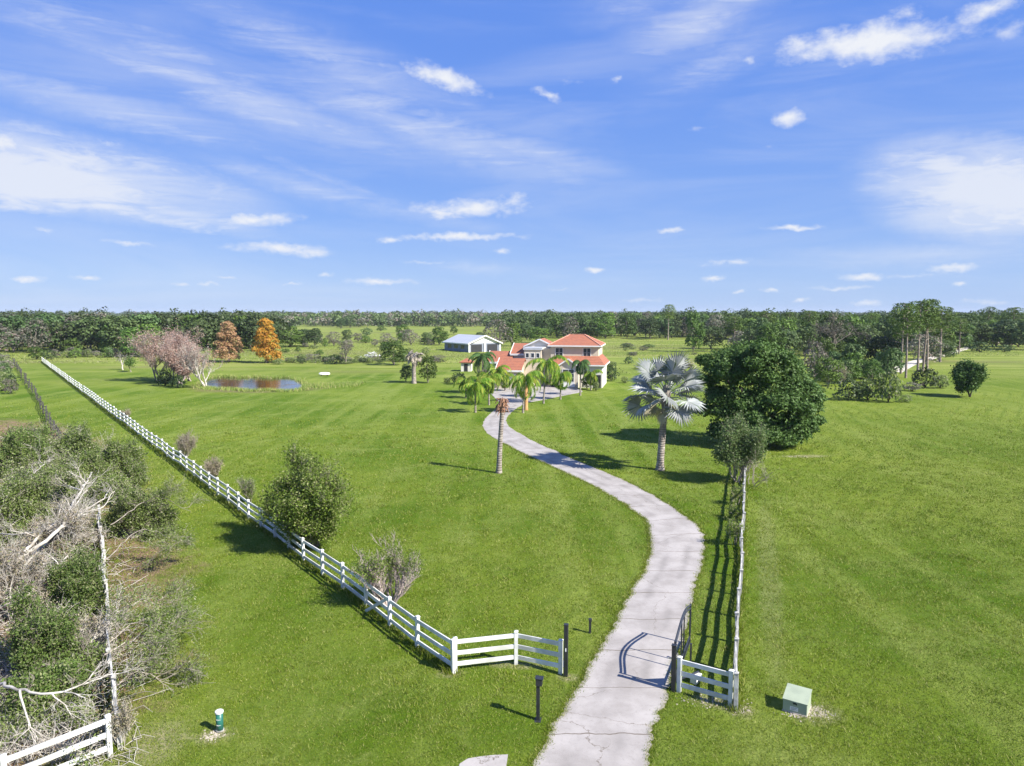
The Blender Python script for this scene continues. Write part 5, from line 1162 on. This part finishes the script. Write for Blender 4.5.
# vines on the corner post
X, Y = cL; leafy('creeper', 99, (X+.05,Y+.15), 1.55, .9, 'white-grey dead creeper wrapped round the corner post of the left fence', 6, 3, 4, 'bark_white', 'dead_leaf', .6, 3, .06, .08, 'creeper', r=.02, up=.5, sp=.5)
# round dark shrub on the right field
X, Y = G(970,397); leafy('round_shrub', 85, (X,Y), HT(365,Y), 3.9, 'solitary round dark shrub on a short trunk in the right field', 5, 4, 5, 'bark_dark', 'oak_leaf', .95, 7, .3, .3, 'shrub', up=.25, sp=.8, r=.13, ht0=.3)
X, Y = G(840,384); leafy('dead_bush', 86, (X,Y), HT(364,Y), 2.2, 'bare grey bush in front of the dark upright bush', 5, 3, 5, 'bark_white', 'dead_leaf', .2, 2, .2, .2, 'shrub', r=.06)
# fallen rail against the long fence
X, Y = G(372,618); b = MB(); b.bar((0,0,.05),(1.1,-1.0,1.0),.04,.13); o = b.build('loose_rail', 'white_vinyl', None, (X-.4,Y+.6,0)); tag(o, 'loose white rail leaning against the long fence beside the half-dead shrub', 'rail')
for p_ in FO+FG+FY+FP+SH:
    if not p_.get('used', 0):
        for ch in list(p_.children): bpy.data.objects.remove(ch)
        bpy.data.objects.remove(p_)
for o in list(bpy.data.objects):
    for k_ in ('used','nomw','nomh'):
        if k_ in o: del o[k_]
# ------------------------------------------------------------------ sky, sun, camera
SUN_AZ = math.atan2(.857, -.515); SUN_EL = R(40)      # azimuth measured from +Y towards +X
def smooth_lin(nt, v, lo, hi):
    n = nt.nodes.new('ShaderNodeMapRange'); nt.links.new(v, n.inputs[0]); n.inputs[1].default_value = lo; n.inputs[2].default_value = hi
    return n.outputs[0]
def world():
    wd = bpy.data.worlds.new('World'); scene.world = wd; wd.use_nodes = True
    nt = wd.node_tree; nt.nodes.clear()
    out = nt.nodes.new('ShaderNodeOutputWorld'); bg = nt.nodes.new('ShaderNodeBackground'); bg.inputs[1].default_value = .09
    sky = nt.nodes.new('ShaderNodeTexSky'); sky.sky_type = 'NISHITA'; sky.sun_disc = False
    sky.sun_elevation = SUN_EL; sky.sun_rotation = SUN_AZ; sky.altitude = 0; sky.air_density = 1.0; sky.dust_density = 0.3; sky.ozone_density = 3.5
    g = nt.nodes.new('ShaderNodeTexCoord').outputs['Generated']
    sep = nt.nodes.new('ShaderNodeSeparateXYZ'); nt.links.new(g, sep.inputs[0])
    az = math_(nt, 'MULTIPLY', math_(nt, 'ARCTAN2', sep.outputs[0], sep.outputs[1]), 57.2958)
    el = math_(nt, 'MULTIPLY', math_(nt, 'ARCSINE', sep.outputs[2]), 57.2958)
    cmb = nt.nodes.new('ShaderNodeCombineXYZ'); nt.links.new(az, cmb.inputs[0]); nt.links.new(el, cmb.inputs[1])
    U = cmb.outputs[0]
    nv = N(nt, 'ShaderNodeTexNoise', Scale=.8, Detail=5, Roughness=.65); nt.links.new(U, nv.inputs['Vector'])
    sb = nt.nodes.new('ShaderNodeVectorMath'); sb.operation = 'MULTIPLY_ADD'
    nt.links.new(nv.outputs[1], sb.inputs[0]); sb.inputs[1].default_value = (1.5,.9,0); nt.links.new(U, sb.inputs[2])
    off = nt.nodes.new('ShaderNodeVectorMath'); off.operation = 'SUBTRACT'; nt.links.new(sb.outputs[0], off.inputs[0]); off.inputs[1].default_value = (.75,.45,0)
    Ud = off.outputs[0]
    def ang(px, py):
        d = ray(px, py); l = math.sqrt(sum(x*x for x in d)); return math.degrees(math.atan2(d[0], d[1])), math.degrees(math.asin(d[2]/l))
    PD = 57.2958/CAM_F
    def blobs(lst, base):
        acc = None
        for px, py, wx, hy, rot, st in lst:
            a, e = ang(px, py)
            v = mapping(nt, base, (a,e,0), (0,0,R(rot)), (wx*PD,hy*PD,1e4), 'TEXTURE')
            gr = nt.nodes.new('ShaderNodeTexGradient'); gr.gradient_type = 'SPHERICAL'; nt.links.new(v, gr.inputs[0])
            x = math_(nt, 'MULTIPLY', gr.outputs[1], st)
            acc = x if acc is None else math_(nt, 'MAXIMUM', acc, x)
        return acc
    # (px, py, half width px, half height px, tilt deg, strength)
    cum = [(868,43,112,22,-2,1.5),(800,47,45,16,0,1.1),(988,8,40,14,10,1.1),(910,12,26,14,0,.8),(788,117,28,12,5,1.15),(748,60,16,9,-20,.9),
           (445,79,62,15,-18,1.35),(548,96,28,9,-28,1.0),(618,79,14,7,15,.9),(572,80,22,10,0,.6),(470,209,88,15,3,1.25),(510,203,40,16,15,1.0),(440,213,50,10,-4,1.15),
           (1010,30,30,24,0,.6),(8,145,40,20,0,1.2),(668,231,26,5,0,1.0),(798,228,42,4.5,-2,1.15),(712,278,22,5,0,1.2),(770,291,14,4,0,1.0),(862,277,30,6,0,1.1),(865,303,24,5,0,1.0),(960,283,10,4,0,1),
           (503,251,15,5,-4,1.0),(595,270,18,4,0,1.1),(458,237,105,6,1.5,1.2),(390,240,22,5,0,1.0),(255,220,62,10,5,1.3),(282,249,80,10,-3,1.2),(380,282,55,6,0,1.2),
           (25,280,24,5,0,1.1),(88,278,18,4,0,1.1),(183,284,22,4,0,.9),(230,278,30,4,0,.8),(45,230,20,5,0,.9),(130,243,50,5,-8,.8),(290,285,16,4,0,1.0),(325,275,14,4,0,.9),
           (950,268,42,7,0,1.0),(800,300,12,4,0,1),(740,292,10,3,0,.9),(110,143,20,6,-10,.8),(735,262,60,5,2,.8),(905,275,60,5,0,.8),(840,318-30,50,4,0,.8),(640,300,40,4,0,.7),(205,284,60,4,0,.7),(560,290,40,3,0,.6),(985,302,30,4,0,.8),(430,262,60,4,0,.7),(700,128,30,6,10,.5),(760,150,40,6,14,.5)]
    cir = [(80,178,200,46,-6,1.7),(50,160,120,38,-10,1.5),(150,205,160,16,-12,1.3),(230,95,330,34,-14,.95),(430,130,330,46,-17,.85),(300,185,180,22,-12,.75),
           (975,190,120,58,-14,1.9),(985,165,100,34,-8,1.6),(930,255,200,22,0,.7),(700,20,140,46,18,.9),(640,5,120,30,0,.6),(560,175,120,30,-14,.6),(860,255,140,14,-4,.6),(330,180,150,10,-18,.6),(480,268,90,12,-2,.6),(150,45,260,30,-10,.7),(330,60,260,40,-16,.8),(520,150,200,26,-14,.8),(120,110,240,30,-8,.8),(400,210,200,18,-10,.6),(720,60,160,40,20,.6)]
    m1 = blobs(cum, Ud); m2 = blobs(cir, Ud)
    f1 = noise(nt, mapping(nt, U, scale=(.55,1.0,1)), 1.0, 8, .62)
    d1 = smooth(nt, math_(nt, 'ADD', m1, math_(nt, 'MULTIPLY_ADD', f1, 1.5, -.95)), .04, 1.15)
    d1 = math_(nt, 'MULTIPLY', d1, smooth(nt, m1, .0, .25))
    f2 = noise(nt, mapping(nt, U, rot=(0,0,R(12)), scale=(.10,.75,1)), 1.0, 9, .68, 1.2)
    f3 = noise(nt, mapping(nt, U, rot=(0,0,R(12)), scale=(.22,.9,1)), 1.0, 8, .65, .8)
    fm = math_(nt, 'ADD', math_(nt, 'MULTIPLY', f2, .6), math_(nt, 'MULTIPLY', f3, .4))
    d2 = smooth(nt, math_(nt, 'MULTIPLY', smooth(nt, m2, .0, .9), math_(nt, 'MULTIPLY_ADD', fm, 3.4, -.95)), .0, 1.35)
    soft = math_(nt, 'MULTIPLY', smooth(nt, math_(nt, 'MULTIPLY', m2, math_(nt, 'MULTIPLY_ADD', noise(nt, mapping(nt, U, rot=(0,0,R(10)), scale=(.06,.48,1)), 1.0, 7, .6, .8), 2.2, -.3)), .0, 1.3), .62)
    m3 = blobs([(30,178,190,40,-5,1.5),(105,205,150,16,-10,1.1),(60,160,120,26,-8,1.1),(990,190,125,50,-12,1.5),(955,168,85,26,-6,1.2),(1010,215,80,30,0,1.2),(260,222,70,12,4,.9)], Ud)
    d3 = smooth(nt, math_(nt, 'ADD', math_(nt, 'MULTIPLY', m3, 1.2), math_(nt, 'MULTIPLY_ADD', f3, 1.9, -1.2)), .05, 1.15)
    d3 = math_(nt, 'MULTIPLY', d3, smooth(nt, m3, .0, .5))
    veil = math_(nt, 'MULTIPLY', smooth(nt, noise(nt, mapping(nt, U, rot=(0,0,R(14)), scale=(.03,.22,1)), 1.0, 6, .6, .6), .42, .75), .22)
    d = math_(nt, 'MAXIMUM', d1, math_(nt, 'MAXIMUM', math_(nt, 'MAXIMUM', math_(nt, 'MULTIPLY', d2, .62), soft), math_(nt, 'MAXIMUM', math_(nt, 'MULTIPLY', d3, .82), veil)))
    hs = nt.nodes.new('ShaderNodeHueSaturation'); hs.inputs['Hue'].default_value = SKY_H; hs.inputs['Saturation'].default_value = SKY_S; hs.inputs['Value'].default_value = SKY_V
    nt.links.new(sky.outputs[0], hs.inputs['Color'])
    rp_ = nt.nodes.new('ShaderNodeValToRGB'); nt.links.new(smooth_lin(nt, el, 0, 60), rp_.inputs[0])
    els = rp_.color_ramp.elements
    stops = [(0,(2.25,3.2,5.2)),(.035,(2.05,3.05,5.2)),(.12,(1.32,2.38,5.1)),(.27,(.88,1.88,5.0)),(.5,(.60,1.50,4.8)),(1,(.45,1.1,3.5))]
    els[0].position = 0; els[0].color = c4(tuple(x/6 for x in stops[0][1])); els[1].position = 1; els[1].color = c4(tuple(x/6 for x in stops[-1][1]))
    for p_, k_ in stops[1:-1]: els.new(p_).color = c4(tuple(x/6 for x in k_))
    sc = nt.nodes.new('ShaderNodeVectorMath'); sc.operation = 'SCALE'; sc.inputs['Scale'].default_value = 6; nt.links.new(rp_.outputs[0], sc.inputs[0])
    blue = mixc(nt, .12, sc.outputs[0], hs.outputs[0])
    col = mixc(nt, d, blue, CLOUD)
    nt.links.new(col, bg.inputs[0]); nt.links.new(bg.outputs[0], out.inputs[0])
HAZE = .00008
SKY_H, SKY_S, SKY_V = 0.515, 1.05, 1.0
CLOUD = (4.9,5.05,5.4)
world()
sd = bpy.data.lights.new('sun', 'SUN'); sd.energy = 5.0; sd.angle = R(.53); sd.color = (1,.955,.88)
so = bpy.data.objects.new('sun', sd); COL.objects.link(so)
from mathutils import Vector
sv = Vector((math.sin(SUN_AZ)*math.cos(SUN_EL), math.cos(SUN_AZ)*math.cos(SUN_EL), math.sin(SUN_EL)))
so.rotation_euler = sv.to_track_quat('Z', 'Y').to_euler(); so.location = (30,-20,40)
cd = bpy.data.cameras.new('camera'); cd.sensor_width = 36; cd.lens = CAM_F/1024*36; cd.clip_end = 20000; cd.clip_start = .1
co = bpy.data.objects.new('camera', cd); COL.objects.link(co); co.location = (0,0,CAM_H); co.rotation_euler = (R(90)-PITCH, 0, 0)
scene.camera = co
hm = bpy.data.materials.new('haze'); hm.use_nodes = True; ht_ = hm.node_tree; ht_.nodes.clear()
ho = ht_.nodes.new('ShaderNodeOutputMaterial'); hv = ht_.nodes.new('ShaderNodeVolumePrincipled'); hv.inputs['Color'].default_value = (.80,.88,1,1); hv.inputs['Density'].default_value = HAZE
ht_.links.new(hv.outputs[0], ho.inputs['Volume'])
hb = MB(); hb.box(-5060,5060,-360,5060,-1,34); hz = hb.build('haze', None); hz.data.materials.append(hm); tag(hz, 'thin pale air haze over the far woods', 'haze', kind='stuff')
scene.render.resolution_x = 1024; scene.render.resolution_y = 766
vs = scene.view_settings; vs.view_transform = 'Standard'; vs.look = 'None'; vs.exposure = 0.97; vs.gamma = 1; vs.use_curve_mapping = False
